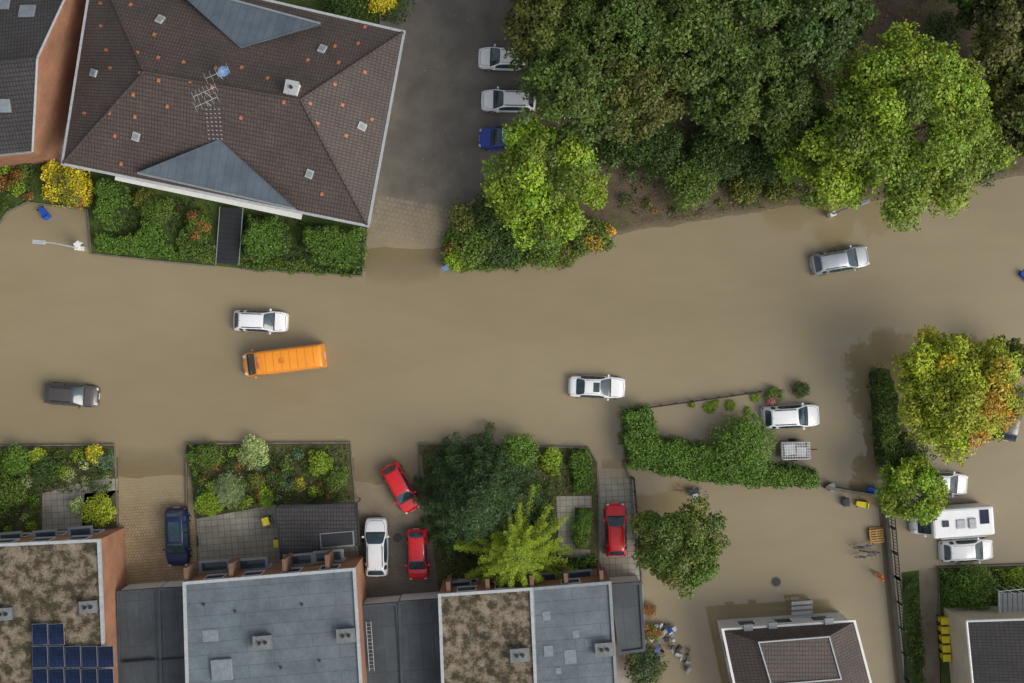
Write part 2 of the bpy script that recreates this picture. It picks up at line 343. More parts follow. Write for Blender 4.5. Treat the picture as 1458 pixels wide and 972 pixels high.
def tree(px,py,rp,h,col,leaf=.15,name='deciduous_tree',dens=1.0,alt=None,squash=.75,hue=.05,altdir=None,pa=.35,wb=1.0):
    zc=h*.62; c=P(px,py,zc); R=rp/SC*(HC-zc)/HC
    par=empty(name); limbs(par,c.x,c.y,h,R)
    fo=Fol(); base=np.array(G[col]); rz=h*.38
    nc=int(30+R*10)
    for i in range(nc):
        a=rng.random()*6.283; e=math.asin(rng.uniform(-.08,1)); q=.55+.38*rng.random()
        wob=1+wb*(.13*math.sin(3*a+px)+.09*math.sin(5*a+py)+.07*math.sin(8*a+px))
        cx=c.x+math.cos(a)*math.cos(e)*R*q*wob; cy=c.y+math.sin(a)*math.cos(e)*R*q*wob; cz=zc+math.sin(e)*rz*q*1.1
        rc=R*rng.uniform(.10,.23)+.15
        kk=base*rng.uniform(.72,1.22)
        if alt is not None:
            pr=pa if altdir is None else np.clip(.08+1.0*(math.cos(a)*math.cos(e)*altdir[0]+math.sin(a)*math.cos(e)*altdir[1])*q,0,1)
            if rng.random()<pr: m_=rng.uniform(.4,1); kk=(np.array(G[alt])*m_+base*(1-m_))*rng.uniform(.8,1.15)
        kk=kk*(1+hue*rng.normal(size=3))
        n=int(rc*rc*12.57/(leaf*leaf*1.2)*.85*dens)
        fo.blob((cx,cy,cz),(rc,rc,rc*squash),n,leaf,kk)
        for _ in range(4):
            d=unit(rng.normal(size=(1,3)))[0]; d[2]=abs(d[2])*.5; m2=int(16)
            t=rng.random((m2,1)); C=np.array((cx,cy,cz))+d*rc*(.9+.55*t)+rng.normal(size=(m2,3))*.07
            fo.add(C,unit(rng.normal(size=(m2,3))+np.array([0,0,.7])),leaf*(.6+.6*rng.random(m2)),np.clip(kk*(1.1+.2*rng.normal(size=(m2,1))),.003,1))
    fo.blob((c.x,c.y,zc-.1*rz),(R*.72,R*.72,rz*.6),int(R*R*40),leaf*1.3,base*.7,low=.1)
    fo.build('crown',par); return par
def conifer(px,py,rp,h,col,leaf=.12,levels=16,name='conifer_tree',tips=None,nb=12,wid=1.0,zb=.8,dn=115):
    c=P(px,py,h*.4); R=rp/SC*(HC-h*.3)/HC
    par=empty(name); cyl('trunk',(c.x,c.y,-.7),(c.x,c.y,h),.2,.03,M['bark'],par,8); fo=Fol()
    for l in range(levels):
        f=l/levels; z=zb+(h-zb)*f; r=R*(1-f)**.75+.15
        for bnr in range(nb):
            a=bnr/nb*6.283+l*.37*2+rng.normal()*.16; rr=r*rng.uniform(.72,1.08); n=int(rr*dn)
            t=rng.random(n)**.7; w=(.10+.28*(1-t)*min(1,rr/2)+.06)*wid
            off=rng.normal(size=n)*w*.8
            x=c.x+math.cos(a)*t*rr-math.sin(a)*off; y=c.y+math.sin(a)*t*rr+math.cos(a)*off
            zz=z+.25*np.sin(t*3.1)*rr*.25-.22*t*rr*.5-np.abs(off)*.35+rng.normal(size=n)*.05
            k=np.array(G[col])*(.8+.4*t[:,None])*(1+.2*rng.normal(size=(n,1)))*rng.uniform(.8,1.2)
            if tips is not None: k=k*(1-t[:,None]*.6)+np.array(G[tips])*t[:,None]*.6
            fo.add(np.stack([x,y,zz],1),unit(rng.normal(size=(n,3))*.5+np.array([0,0,.9])),leaf*(.6+.7*rng.random(n)),np.clip(k,.002,1))
            if l%3==0: cyl('branch',(c.x,c.y,z),(c.x+math.cos(a)*rr*.8,c.y+math.sin(a)*rr*.8,z-.05*rr),.03,.01,M['bark'],par,4)
    fo.build('crown',par,asp=.32)
def hedge(px,h,col='hedge',leaf=.075,name='hedge',dens=1.0,rough=.08,z0=0.0,bulge=.35):
    pts=ccw(XY(px,h)); par=empty(name)
    xs=[p[0] for p in pts];ys=[p[1] for p in pts]; A=(max(xs)-min(xs))*(max(ys)-min(ys)); n=int(A*300*dens*(.075/leaf)**1.6)
    X=rng.uniform(min(xs)-.1,max(xs)+.1,n);Y=rng.uniform(min(ys)-.1,max(ys)+.1,n)
    X2=X+.12*np.sin(Y*3.1+1)+.07*np.sin(Y*8);Y2=Y+.12*np.sin(X*2.7)+.07*np.sin(X*9)
    i=pip(X2,Y2,pts); X=X[i];Y=Y[i]; d=pdist(X2[i],Y2[i],pts); n=len(X)
    q=np.clip(d/bulge,0,1); Z=z0+(h-z0)*(1-.45*(1-q)**2)+rough*sn(X,Y,3.0)*1.5+rng.normal(size=n)*.04-.12*rng.random(n)**3
    side=(q<.6)&(rng.random(n)<.6); Z[side]=z0+(Z[side]-z0)*rng.random(side.sum())
    pat=1+.18*sn(X,Y,2.3,2.0)[:,None]
    K=np.array(G[col])*pat*(1+.2*rng.normal(size=(n,1)))*(1+.07*rng.normal(size=(n,3)))
    fo=Fol(); fo.add(np.stack([X,Y,Z],1),unit(rng.normal(size=(n,3))*.5+np.array([0,0,.8])),leaf*(.6+.8*rng.random(n)),np.clip(K,.002,1)); fo.build('hedge_leaves',par)
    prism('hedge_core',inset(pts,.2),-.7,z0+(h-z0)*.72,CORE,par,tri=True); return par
def bush(px,py,rp,h,col='mid',leaf=.09,name='shrub',z0=.2,alt=None,n=8):
    c=P(px,py,h*.6); R=rp/SC; par=empty(name); fo=Fol(); base=np.array(G[col])
    cyl('stem',(c.x,c.y,-.6),(c.x,c.y,z0+h*.5),.05,.03,M['bark'],par,6)
    dn=1.25/(leaf*leaf)
    fo.blob((c.x,c.y,z0+h*.4),(R*.8,R*.8,h*.5),int(R*R*4*dn*.8),leaf,base)
    for i in range(n):
        a=i*2.4+px; q=R*.6*math.sqrt((i+.5)/n)*1.1; rc=R*rng.uniform(.3,.45)
        kk=base*rng.uniform(.75,1.3) if (alt is None or rng.random()<.55) else np.array(G[alt])*rng.uniform(.8,1.2)
        fo.blob((c.x+math.cos(a)*q,c.y+math.sin(a)*q,z0+h*.55),(rc,rc,h*.4),int(rc*rc*4*dn),leaf,kk)
    fo.build('foliage',par); return par
def bed(px,n,cols,r0=.25,r1=.6,h=.7,leaf=.07,name='flower_bed',z0=.2,cover=60,covercol='mid'):
    pts=ccw(XY(px)); xs=[p[0] for p in pts];ys=[p[1] for p in pts]; fo=Fol(); k=0; tries=0
    while k<n and tries<n*20:
        tries+=1; x=rng.uniform(min(xs),max(xs));y=rng.uniform(min(ys),max(ys))
        if not pip([x],[y],pts)[0]: continue
        r=rng.uniform(r0,r1); 
        if pdist([x],[y],pts)[0]<r*.7: continue
        hh=h*rng.uniform(.5,1.2)
        fo.blob((x,y,z0+hh*.35),(r,r,hh*.6),int(r*r*5/(leaf*leaf)),leaf*rng.uniform(.7,1.3),np.array(G[cols[rng.integers(len(cols))]])*rng.uniform(.6,1.2)); k+=1
    A=(max(xs)-min(xs))*(max(ys)-min(ys)); m=int(A*cover); X=rng.uniform(min(xs),max(xs),m);Y=rng.uniform(min(ys),max(ys),m); i=pip(X,Y,pts)&(sn(X,Y,1.7,3)>-.25); X=X[i];Y=Y[i]; m=len(X)
    fo.add(np.stack([X,Y,z0+.02+.2*rng.random(m)],1),unit(rng.normal(size=(m,3))*.5+np.array([0,0,1])),.09*(.6+.8*rng.random(m)),np.clip(np.array(G[covercol])*(.7+.35*rng.normal(size=(m,1))),.004,1))
    return fo.build(name)
# woodland
for a in [(786,40,76,11,'wood2'),(815,122,88,12,'wood1'),(870,45,88,12,'wood1'),(900,135,70,11,'wood2'),(965,60,88,12,'wood1'),(1030,120,70,10,'wood1'),
          (1060,35,75,12,'wood1'),(1145,45,80,11,'wood3'),(1105,150,62,9,'wood1'),(1190,20,42,8,'wood3'),(1165,205,48,8,'wood1'),(1436,60,70,11,'wood2'),(1450,170,60,10,'wood2'),(840,-40,90,12,'wood3'),(1000,-50,90,12,'wood3'),(1395,0,45,9,'wood3'),
          (1510,100,80,10,'wood2'),(765,-50,60,10,'wood2')]:
    tree(*a,leaf=.135,name='woodland_tree')
tree(776,268,90,8.5,'bright',.12,'maple_tree',alt='trunkgreen',pa=.2)
tree(1278,192,130,12,'bright',.125,'large_deciduous_tree',alt='trunkgreen',pa=.3)
tree(1180,225,70,8,'bright',.12,'deciduous_tree',alt='trunkgreen',pa=.5)
for a in [(985,262,42,3.2,'mid'),(940,215,45,3,'dark'),(1020,215,50,3.5,'dark'),(1085,235,35,2.5,'dark'),(900,200,40,3,'dark'),(700,300,38,2.2,'dark'),(675,345,40,1.8,'mid'),(722,350,40,1.8,'dark'),(770,350,38,1.6,'mid'),
          (660,310,26,1.8,'olive'),(1060,270,26,1.3,'olive'),(1110,270,24,1.2,'olive'),(870,220,25,2,'dark'),(1340,40,30,2.5,'dark'),(1400,230,40,3,'dark'),(1350,255,36,2.5,'dark')]:
    bush(*a[:5],leaf=.1,name='undergrowth_bush')
bush(840,335,30,1.8,'mid',.09,'autumn_bush',alt='orange'); bush(650,365,24,1.2,'bright',.08,'undergrowth_bush',alt='rust'); bush(800,362,26,.9,'olive',.08,alt='mid')
bush(865,328,13,1,'orange',.08,'autumn_bush',alt='mid')
hedge([(630,384),(628,350),(640,318),(665,345),(700,368),(780,362),(872,335),(878,350),(820,364),(750,376),(690,386)],.8,'mid',.08,'low_hedge',rough=.2)
bed([(880,300),(960,230),(1120,240),(1150,285),(1060,300),(960,318)],45,['dark','olive','rust','dark'],.2,.5,.5,.08,'bank_ground_cover',.3,22,'olive')
bed([(1200,70),(1330,20),(1400,-20),(1200,-30)],12,['dark','rust','olive'],.2,.5,.5,.08,'bank_ground_cover',.35,9,'rust')
bed([(870,170),(1160,170),(1160,240),(960,230),(880,300)],50,['dark','dark','olive'],.3,.8,1.0,.1,'bank_ground_cover',.3,40,'dark')
# north gardens
bush(96,262,38,1.5,'yellow',.08,'golden_shrub',alt='olive'); bush(75,245,18,1.3,'yellow',.08,'golden_shrub'); bush(118,282,18,1,'yellow',.07,'golden_shrub',alt='rust')
hedge([(130,262),(140,250),(165,252),(178,270),(175,305),(160,325),(140,325),(128,310)],2.0,'hedge',name='clipped_hedge',bulge=.8,rough=.04)
hedge([(133,330),(190,335),(200,305),(215,318),(235,335),(248,350),(250,368),(135,358)],1.1,'hedge',name='clipped_hedge',rough=.04)
bush(225,300,26,1.3,'mid',.07,'round_shrub'); bush(283,320,22,1.2,'mid',.07,alt='rust'); bush(205,285,18,.9,'olive',.07)
hedge([(250,335),(262,318),(300,330),(305,374),(252,368)],.8,'mid',name='clipped_hedge',rough=.15)
hedge([(350,305),(395,308),(412,330),(405,355),(375,372),(343,368),(340,345)],2.0,'hedge',name='clipped_hedge',bulge=.8,rough=.04)
hedge([(428,322),(445,318),(520,325),(517,382),(460,376),(430,355)],2.1,'hedge',name='clipped_hedge',bulge=.7,rough=.04)
hedge([(343,376),(400,366),(430,366),(460,382),(515,387),(514,393),(345,384)],.6,'mid',name='low_hedge')
bed([(165,262),(300,290),(305,372),(170,360)],12,['dark','olive','rust','dark'],.2,.4,.5,.07,z0=.15,covercol='dark')
bed([(345,300),(525,330),(515,388),(345,378)],10,['dark','dark','olive'],.2,.4,.5,.07,z0=.15,covercol='dark')
bed([(-30,235),(60,228),(50,285),(10,300),(-30,315)],26,['mid','bright','olive','rust','dark'],.3,.7,1,.07,z0=.15)
bed([(62,232),(128,240),(128,296),(62,284)],10,['yellow','olive'],.2,.4,.6,.07,z0=.15)
# south gardens
bed([(-40,640),(160,638),(163,700),(60,700),(58,760),(-40,765)],80,['mid','dark','bright','olive','hedge','dark','pale'],.25,.7,1.0,.065)
bush(140,726,28,1.4,'lime',.07,'yellow_green_shrub'); bush(65,668,22,1.4,'dark',.07,'round_shrub'); bush(15,700,26,1.6,'mid',.08); bush(25,655,26,1.4,'hedge',.07); bush(135,645,15,1,'yellow',.07,'golden_shrub',alt='bright'); bush(110,720,14,.9,'pale',.06,'hydrangea'); bush(152,655,15,1,'blueg',.06); bush(55,648,14,1,'lime',.06)
patch('garden_path',[(62,702),(125,684),(168,680),(168,697),(122,702),(118,752),(62,754)],.235,M['paver_grey'],ang=.05,reg=False)
bed([(272,636),(496,635),(502,712),(395,716),(285,732)],90,['mid','dark','bright','olive','hedge','rust','blueg','dark'],.2,.55,.9,.06)
conifer(325,697,26,1.9,'blueg',.06,10,'dwarf_conifer',tips='pale',dn=90); bush(297,648,22,1.2,'mid',.07); bush(362,645,26,.8,'pale',.06,'silver_shrub'); bush(297,715,22,1.2,'bright',.06); bush(457,660,20,1.2,'bright',.07); bush(480,680,20,1.3,'mid',.07); bush(425,690,14,.9,'olive',.06,alt='yellow'); bush(380,710,14,.8,'bright',.06); bush(275,650,10,1,'hedge',.06); bush(365,685,15,.9,'olive',.06)
hedge([(269,634),(300,633),(300,640),(277,641),(283,690),(272,690)],.8,name='low_hedge')
bed([(602,640),(840,643),(845,700),(790,705),(800,820),(630,835)],60,['mid','dark','olive','bright'],.25,.6,.8,.07)
hedge([(810,638),(836,638),(846,662),(846,702),(820,703),(812,670)],1.0,'hedge',name='clipped_hedge')
bush(738,645,32,2.2,'hedge',.08,'round_shrub'); bush(785,655,20,1.2,'bright',.07); bush(780,745,20,1.5,'mid',.07); bush(828,750,18,1.1,'hedge',.06); bush(832,735,14,1,'hedge',.06);bush(828,768,15,1,'mid',.06)
hedge([(800,795),(850,792),(852,808),(802,812)],.9,'hedge',name='low_hedge')
patch('garden_path',[(792,706),(842,705),(842,722),(818,722),(818,780),(840,782),(840,793),(796,792)],.225,M['paver_grey'],ang=.03,reg=False)
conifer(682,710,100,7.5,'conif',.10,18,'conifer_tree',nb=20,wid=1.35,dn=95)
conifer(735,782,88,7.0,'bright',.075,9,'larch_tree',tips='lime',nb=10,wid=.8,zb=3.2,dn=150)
tree(968,775,66,6.5,'mid',.10,'garden_tree',alt='olive',wb=.35,dens=1.1)
hedge([(888,582),(920,576),(936,592),(940,640),(886,640)],2.0,'hedge',.085,'tall_hedge',rough=.12,bulge=.5)
hedge([(886,622),(938,620),(1010,632),(1040,650),(1110,660),(1168,668),(1170,697),(1085,697),(990,687),(895,668)],2.0,'hedge',.085,'tall_hedge',rough=.12,bulge=.5)
bush(1058,635,52,2.7,'hedge',.08,'round_shrub',n=12)
bush(1140,555,15,1,'dark',.06,'flooded_shrub',z0=0); bush(1102,563,16,.8,'mid',.06,'flooded_shrub',z0=0,alt='pink')
for a,b2,r in((1010,580,11),(1040,577,10),(1076,566,9),(985,576,6),(1065,585,7),(1020,574,7)): bush(a,b2,r,.35,'bright',.045,'flooded_plant',z0=-.05,n=4)
tree(1364,562,88,9,'lime',.12,'autumn_tree',alt='orange',altdir=(.7,-.7),wb=.6)
tree(1335,525,58,8,'lime',.12,'autumn_tree',alt='yellow')
tree(1440,510,30,4,'olive',.12,'small_tree')
tree(1296,700,48,5,'bright',.11,'small_tree',wb=.5)
hedge([(1246,530),(1262,520),(1285,560),(1285,620),(1320,650),(1325,680),(1290,700),(1255,660)],2.2,'mid',.09,'tall_hedge',rough=.25)
bush(1290,650,40,2.8,'dark',.09,z0=0); bush(1388,837,38,2.2,'hedge',.08,'round_shrub'); hedge([(1340,812),(1360,810),(1362,850),(1348,868)],1,'hedge',name='low_hedge'); hedge([(1415,812),(1460,808),(1460,838),(1420,838)],.6,'bright',name='low_hedge',rough=.2)
bush(918,948,34,2.2,'conif',.09,'garden_shrub',alt='dark'); bush(928,900,16,.9,'olive',.06,alt='rust'); bush(925,868,12,.6,'rust',.05,alt='olive')
bed([(1285,820),(1306,818),(1322,1000),(1298,1000)],30,['mid','dark','olive'],.15,.35,.5,.06,z0=.03)
bed([(1340,850),(1458,845),(1458,868),(1345,872)],14,['mid','bright'],.2,.4,.5,.06)
bed([(520,-30),(600,-40),(590,20),(570,40),(460,10)],14,['dark','mid'],.3,.6,1,.08,z0=.2)
bush(545,-5,30,1.2,'yellow',.08,'golden_shrub')
bush(490,5,36,1.2,'dark',.08)
X=rng.uniform(-41,41,1300);Y=rng.uniform(-27,27,1300)
w=rng.random(1300)<np.clip(.2+.5*sn(X,Y,.3,1),.04,1); X=X[w];Y=Y[w]; n=len(X); fo=Fol()
cs=np.array([G['yellow'],G['olive'],G['rust'],(.3,.25,.15)])[rng.integers(0,4,n)]
fo.add(np.stack([X,Y,np.full(n,.008)],1),unit(rng.normal(size=(n,3))*.05+np.array([0,0,1])),.032*(.5+.9*rng.random(n)),cs*.7); fo.build('floating_leaves')
n=260; X=rng.uniform(-9.5,-1.5,n);Y=rng.uniform(8,27,n); fo=Fol(); fo.add(np.stack([X,Y,ylin(380,.01,-80,.36,.02)(X,Y)+.02],1),unit(rng.normal(size=(n,3))*.1+np.array([0,0,1])),.04*(.5+rng.random(n)),np.array([G['yellow'],G['rust'],G['orange']])[rng.integers(0,3,n)]*.8); fo.build('fallen_leaves')
# ------------------------------------------------------------------ buildings
def windows(par,a,b,z0,z1,n,w=1.2,margin=.6):
    a=Vector((a[0],a[1],0));b=Vector((b[0],b[1],0)); d=(b-a); L=d.length; d.normalize(); nn=Vector((d.y,-d.x,0)); rz=math.atan2(d.y,d.x)
    for i in range(n):
        c=a+d*(margin+(L-2*margin)*(i+.5)/n)+nn*.0; zc=(z0+z1)/2
        box('window_frame',(c.x,c.y,zc),(w,.08,z1-z0),rz,M['white'],par)
        c2=c+nn*.02; box('window_pane',(c2.x,c2.y,zc),(w-.16,.06,z1-z0-.16),rz,M['glassw'],par)
        c3=c+nn*.05; box('window_sill',(c3.x,c3.y,z0-.03),(w+.1,.14,.05),rz,M['lgrey'],par)
def chimney(par,p,s=(.9,.7,.8),rz=0,mat=None,pots=2,cap=None):
    box('chimney_stack',(p[0],p[1],p[2]+s[2]/2-.1),s,rz,mat or M['brick_dk'],par); box('chimney_cap',(p[0],p[1],p[2]+s[2]-.05),(s[0]+.14,s[1]+.14,.1),rz,cap or M['capg'],par)
    for i in range(pots):
        o=(i-(pots-1)/2)*.45; x=p[0]+math.cos(rz)*o;y=p[1]+math.sin(rz)*o; cyl('chimney_pot',(x,y,p[2]+s[2]-.02),(x,y,p[2]+s[2]+.22),.14,.12,M['dark'],par)
def flat_house(name,px,z,roof,wall,ang=.08,floors=2,coping='lgrey',win=True,rim=.16):
    pts=ccw(XY(px,z)); par=empty(name); prism('walls',pts,-.3,z,wall,par,top=roof,ang=ang)
    ring('roof_edge',pts,.07,.16,z-.12,z+rim,M[coping],par)
    if win:
        for i in range(len(pts)):
            a=pts[i];b=pts[(i+1)%len(pts)]; L=math.hypot(b[0]-a[0],b[1]-a[1])
            if L<4 or (abs(a[0]-b[0])<4): continue
            fh=(z-.3)/floors
            for f in range(floors): windows(par,a,b,.3+fh*f+.9,.3+fh*f+2.2,max(1,int(L/3)),1.5)
    return par
RZ=.08
ZH=5.6; ZG=2.8
h1=flat_house('row_house',[(-250,786),(142,768),(152,1010),(156,1250),(-250,1250)],ZH,M['mossroof'],M['brick'])
for q in((129,862),(9,872)): chimney(h1,P(*q,ZH),rz=RZ,mat=M['felt'],s=(1.2,.8,.55))
for r in range(3):
    for c in range(5):
        if r==0 and c>1: continue
        p=P(57+c*23.5,903+r*32,ZH+.35)
        box('panel_frame',p-Vector((0,0,.01)),(1.17,1.62,.04),RZ*.6,M['grey'],h1); box('solar_panel',p+Vector((0,0,.012)),(1.11,1.56,.04),RZ*.6,M['solar'],h1); box('solar_panel_rail',(p.x,p.y,ZH+.16),(1.0,.08,.26),RZ*.6,M['grey'],h1)
for q in((0,766),(50,763),(100,758)): box('roof_window_box',P(q[0]+15,q[1]+2,3.2),(1.9,1.2,.3),RZ,M['grey'],h1,.03); box('porch_glass',P(q[0]+15,q[1]+2,3.38),(1.5,.8,.06),RZ,M['glassw'],h1)
g1=flat_house('garage',[(168,842),(224,838),(232,1010),(240,1250),(172,1250)],ZG,M['felt_dk'],M['render'],floors=1,win=False,coping='felt_dk')
g1b=flat_house('garage',[(226,838),(264,836),(272,1010),(280,1250),(236,1250)],ZG+.12,M['felt_dk'],M['render'],floors=1,win=False,coping='felt_dk')
for par,q in((g1,(197,941)),(g1b,(247,938))): box('roof_seam',P(*q,ZG+.2),(2.6,.12,.2),RZ,M['dark'],par)
h2=flat_house('row_house',[(262,829),(505,809),(517,1010),(530,1250),(274,1250)],ZH,M['felt'],M['brick'])
for q in((376,912),(494,902)): chimney(h2,P(*q,ZH),rz=RZ,mat=M['felt'],s=(1.3,.9,.6))
box('roof_hatch',P(316,953,ZH+.15),(1.6,1.6,.3),RZ,M['patchg'],h2,.04); box('roof_patch',P(300,905,ZH+.01),(1.2,.9,.03),RZ,M['patchg'],h2)
for q in((335,870),(430,860),(455,940),(290,860),(400,950)): p=P(*q,ZH); cyl('roof_drain',p,p+Vector((0,0,.12)),.10,.10,M['dark'],h2)
for q in((272,818),(335,812),(410,806),(470,800)): box('wall_pier',P(q[0],q[1],ZH-1.4),(.3,1.6,2.6),RZ,M['brick_dk'],h2)
for q in((305,806),(360,803),(425,797),(468,792)): box('balcony_roof',P(q[0],q[1],3.0),(2.4,1.0,.12),RZ,M['grey'],h2,.02); box('balcony_window',P(q[0],q[1],3.10),(1.9,.6,.08),RZ,M['glassw'],h2)
g2=flat_house('garage',[(516,862),(566,858),(576,1010),(580,1250),(526,1250)],ZG,M['felt_dk'],M['render'],win=False,coping='felt_dk')
flat_house('garage',[(568,857),(624,853),(632,1010),(640,1250),(582,1250)],ZG+.1,M['felt_dk'],M['render'],win=False,coping='felt_dk')
for x in(521,528): a=P(x,885,ZG+.25);b=P(x+5,955,ZG+.25); cyl('ladder_rail',a,b,.03,.03,M['lgrey'],g2,6)
for i in range(13): a=P(521+i*.38,887+i*5.4,ZG+.25);b=P(528+i*.38,886.5+i*5.4,ZG+.25); cyl('ladder_rung',a,b,.02,.02,M['lgrey'],g2,5)
h3=flat_house('row_house',[(625,846),(757,837),(765,1010),(770,1250),(640,1250)],ZH,M['mossroof'],M['brick'],coping='lgrey')
h4=flat_house('row_house',[(757.5,837),(869,828),(880,1010),(890,1250),(770.5,1250)],ZH-.05,M['felt'],M['brick'],coping='grey')
for q,hh in(((740,930),h3),((860,922),h4)): chimney(hh,P(*q,ZH),rz=RZ,mat=M['felt'],s=(1.3,.9,.6))
for q,s in(((778,877),.6),((781,927),.7),((820,903),.5),((838,915),.5),((812,935),.9),((795,955),.4)): p=P(*q,ZH); box('roof_patch',(p.x,p.y,ZH-.03),(s,s*1.2,.03),RZ,M['patchg'],h4)
for q in((648,835),(700,830),(770,824),(820,820)): box('balcony_roof',P(q[0]+6,q[1],3.0),(2.0,1.0,.12),RZ,M['grey'],h3,.02); box('balcony_window',P(q[0]+6,q[1],3.10),(1.6,.6,.08),RZ,M['glassw'],h3)
for q in((640,836),(695,832),(757,827),(805,824),(855,820)): box('wall_pier',P(q[0],q[1],ZH-1.4),(.3,1.4,2.6),RZ,M['brick_dk'],h3)
flat_house('garage',[(870,832),(912,829),(918,925),(882,930)],ZG,M['felt_dk'],M['render'],win=False,coping='felt_dk')
# main hipped apartment house
ap=empty('apartment_house'); ze,zr=5.2,8.6
SW,SE,NE,NW=P(90,232,ze),P(523,320,ze),P(574,46,ze),P(135,-55,ze); A_,B_=P(205,102,zr),P(428,142,zr)
vs=[SW,SE,NE,NW,A_,B_]; fs=[(0,1,5),(0,5,4),(1,2,5),(2,3,4),(2,4,5),(3,0,4)]
roof=mk('roof',vs,fs,M['tile'],ap)
rb=BVHTree.FromPolygons([tuple(v) for v in vs],fs)
def onroof(px,py,bv=rb):
    o=Vector((0,0,HC)); d=(P(px,py,0)-o).normalized(); h=bv.ray_cast(o,d); return (h[0],h[1]) if h[0] else (P(px,py,ze),Vector((0,0,1)))
wp=inset(ccw([tuple(v[:2]) for v in (SW,SE,NE,NW)]),.55); prism('walls',wp,-.3,ze-.16,M['render'],ap)
prism('eaves_soffit',inset(ccw([tuple(v[:2]) for v in (SW,SE,NE,NW)]),.03),ze-.14,ze-.01,M['white'],ap)
ring('gutter',[tuple(v[:2]) for v in (SW,SE,NE,NW)],.17,.02,ze-.14,ze+.03,M['lgrey'],ap)
for i in range(4):
    for f in range(2): windows(ap,wp[i],wp[(i+1)%4],.3+2.5*f+.8,.3+2.5*f+2.1,6,1.4)
for a,b in((SW,A_),(SE,B_),(NE,B_),(NW,A_),(A_,B_)): cyl('ridge_tiles',a+Vector((0,0,.03)),b+Vector((0,0,.03)),.11,.11,M['tile'],ap,8)
def zdorm(a,b,apx,outn):
    za=ze+1.0; pa=P(*a,za);pb=P(*b,za); ap3=onroof(*apx)[0]+Vector((0,0,.05)); low=Vector((0,0,-1.05))
    mk('dormer_roof',[pa,pb,ap3,pa+low,pb+low],[(0,1,2) if outn<0 else (1,0,2),(0,3,4,1),(1,4,2),(3,0,2)],[M['zinc'],M['render']],ap,mi=[0,1,0,0])
    cyl('dormer_gutter',pa,pb,.09,.09,M['grey'],ap,8)
    for e in(pa,pb): cyl('dormer_flashing',e,ap3,.05,.05,M['zinc'],ap,6)
zdorm((196,246),(420,297),(312,199),-1); zdorm((240,-25),(456,33),(343,68),1)
for r in range(9):
    for c in range(13):
        if random.random()<.42: continue
        x=105+c*37+r*3+random.uniform(-9,9);y=-12+r*32+c*6+random.uniform(-8,8)-20; h=rb.ray_cast(Vector((0,0,HC)),(P(x,y,0)-Vector((0,0,HC))).normalized())
        if not h[0]: continue
        if (196<x<424 and y>192) or (240<x<460 and y<70): continue
        box('vent_tile',h[0]+h[1]*.03,(.22,.28,.07),-.2,M['orange'],ap,normal=h[1])
for q in((134,104),(228,28),(459,70),(515,180),(441,247),(194,194),(345,30)):
    p,nn=onroof(*q); box('skylight_frame',p+nn*.06,(.55,.66,.14),-.2,M['lgrey'],ap,normal=nn); box('skylight_glass',p+nn*.13,(.40,.48,.04),-.2,M['grey'],ap,normal=nn)
p,nn=onroof(418,128); chimney(ap,(p.x,p.y,p.z-.2),(.85,.9,1.1),-.2,M['render'],1,cap=M['lgrey'])
for q,hh,k in(((303,140),2.2,7),((317,112),1.6,5),((300,150),1.2,5)):
    p,nn=onroof(*q); top=p+Vector((0,0,hh)); cyl('antenna_mast',p,top,.035,.03,M['lgrey'],ap,6)
    d=Vector((.9,.4,0)); cyl('antenna_boom',top-d*.9,top+d*.9,.02,.02,M['lgrey'],ap,5)
    for i in range(k): c=top-d*.9+d*1.8*i/(k-1); e=Vector((-.4,.9,0))*.4; cyl('antenna_element',c-e,c+e,.014,.014,M['lgrey'],ap,4)
p,nn=onroof(322,104)
vs=[];fs=[]
for i in range(5):
    for j in range(16): r=.42*i/4;t=j/16*6.283; vs.append((r*math.cos(t),r*math.sin(t),.25*(i/4)**2))
for i in range(4):
    for j in range(16): fs.append((i*16+j,i*16+(j+1)%16,(i+1)*16+(j+1)%16,(i+1)*16+j))
dish=mk('satellite_dish',vs,fs,M['dishblue'],ap,smooth=True); dish.location=p+Vector((0,0,1.0)); dish.rotation_euler=(.8,.2,.4)
for i in range(8):
    for j in range(4):
        p,nn=onroof(294+j*6+i*.6,155+i*6); box('snow_guard',p+nn*.05,(.13,.05,.1),-.2,M['lgrey'],ap,normal=nn)
pa,pb=P(165,250,3),P(430,306,3); d=(pb-pa).normalized(); box('balcony',(pa+pb)/2,((pb-pa).length,.7,.16),math.atan2(d.y,d.x),M['white'],ap)
st=empty('entrance_stair')
for i in range(11):
    p=P(331-i*.9,300+i*7.2,.8-.06*i); box('step_%d'%(i+1),(p.x,p.y,.85-.07*i),(1.75,.40,.16),-.1,M['dark'],st)
for x in(313,346): a=P(x,294,1.5);b=P(x-6,377,1.0); cyl('handrail',a,b,.035,.035,M['grey'],st,6)
bh=empty('brick_gable_house'); e1,r1=4.8,7.2
S1=P(46,216,e1);R1=P(53,82,r1);N1=P(112,-45,e1); dW=Vector((-1,-.10,0)).normalized()*22
vs=[S1,R1,N1,S1+dW,R1+dW,N1+dW]; mk('roof',vs,[(0,1,4,3),(1,2,5,4)],M['tile_dark'],bh)
dn=Vector((0,0,-.15)); lo=lambda v:Vector((v.x,v.y,-.3))
vs=[lo(S1),lo(N1),N1+dn,R1+dn,S1+dn]+[lo(S1)+dW,lo(N1)+dW,N1+dn+dW,R1+dn+dW,S1+dn+dW]
mk('walls',vs,[(0,1,2,3,4),(9,8,7,6,5),(0,4,9,5),(1,6,7,2)],M['brick'],bh)
for a,b in((S1,R1),(R1,N1)): cyl('verge',a,b,.09,.09,M['lgrey'],bh,6)
cyl('ridge_tiles',R1,R1+dW,.12,.12,M['tile_dark'],bh,6); cyl('gutter',S1,S1+dW,.1,.1,M['grey'],bh,6)
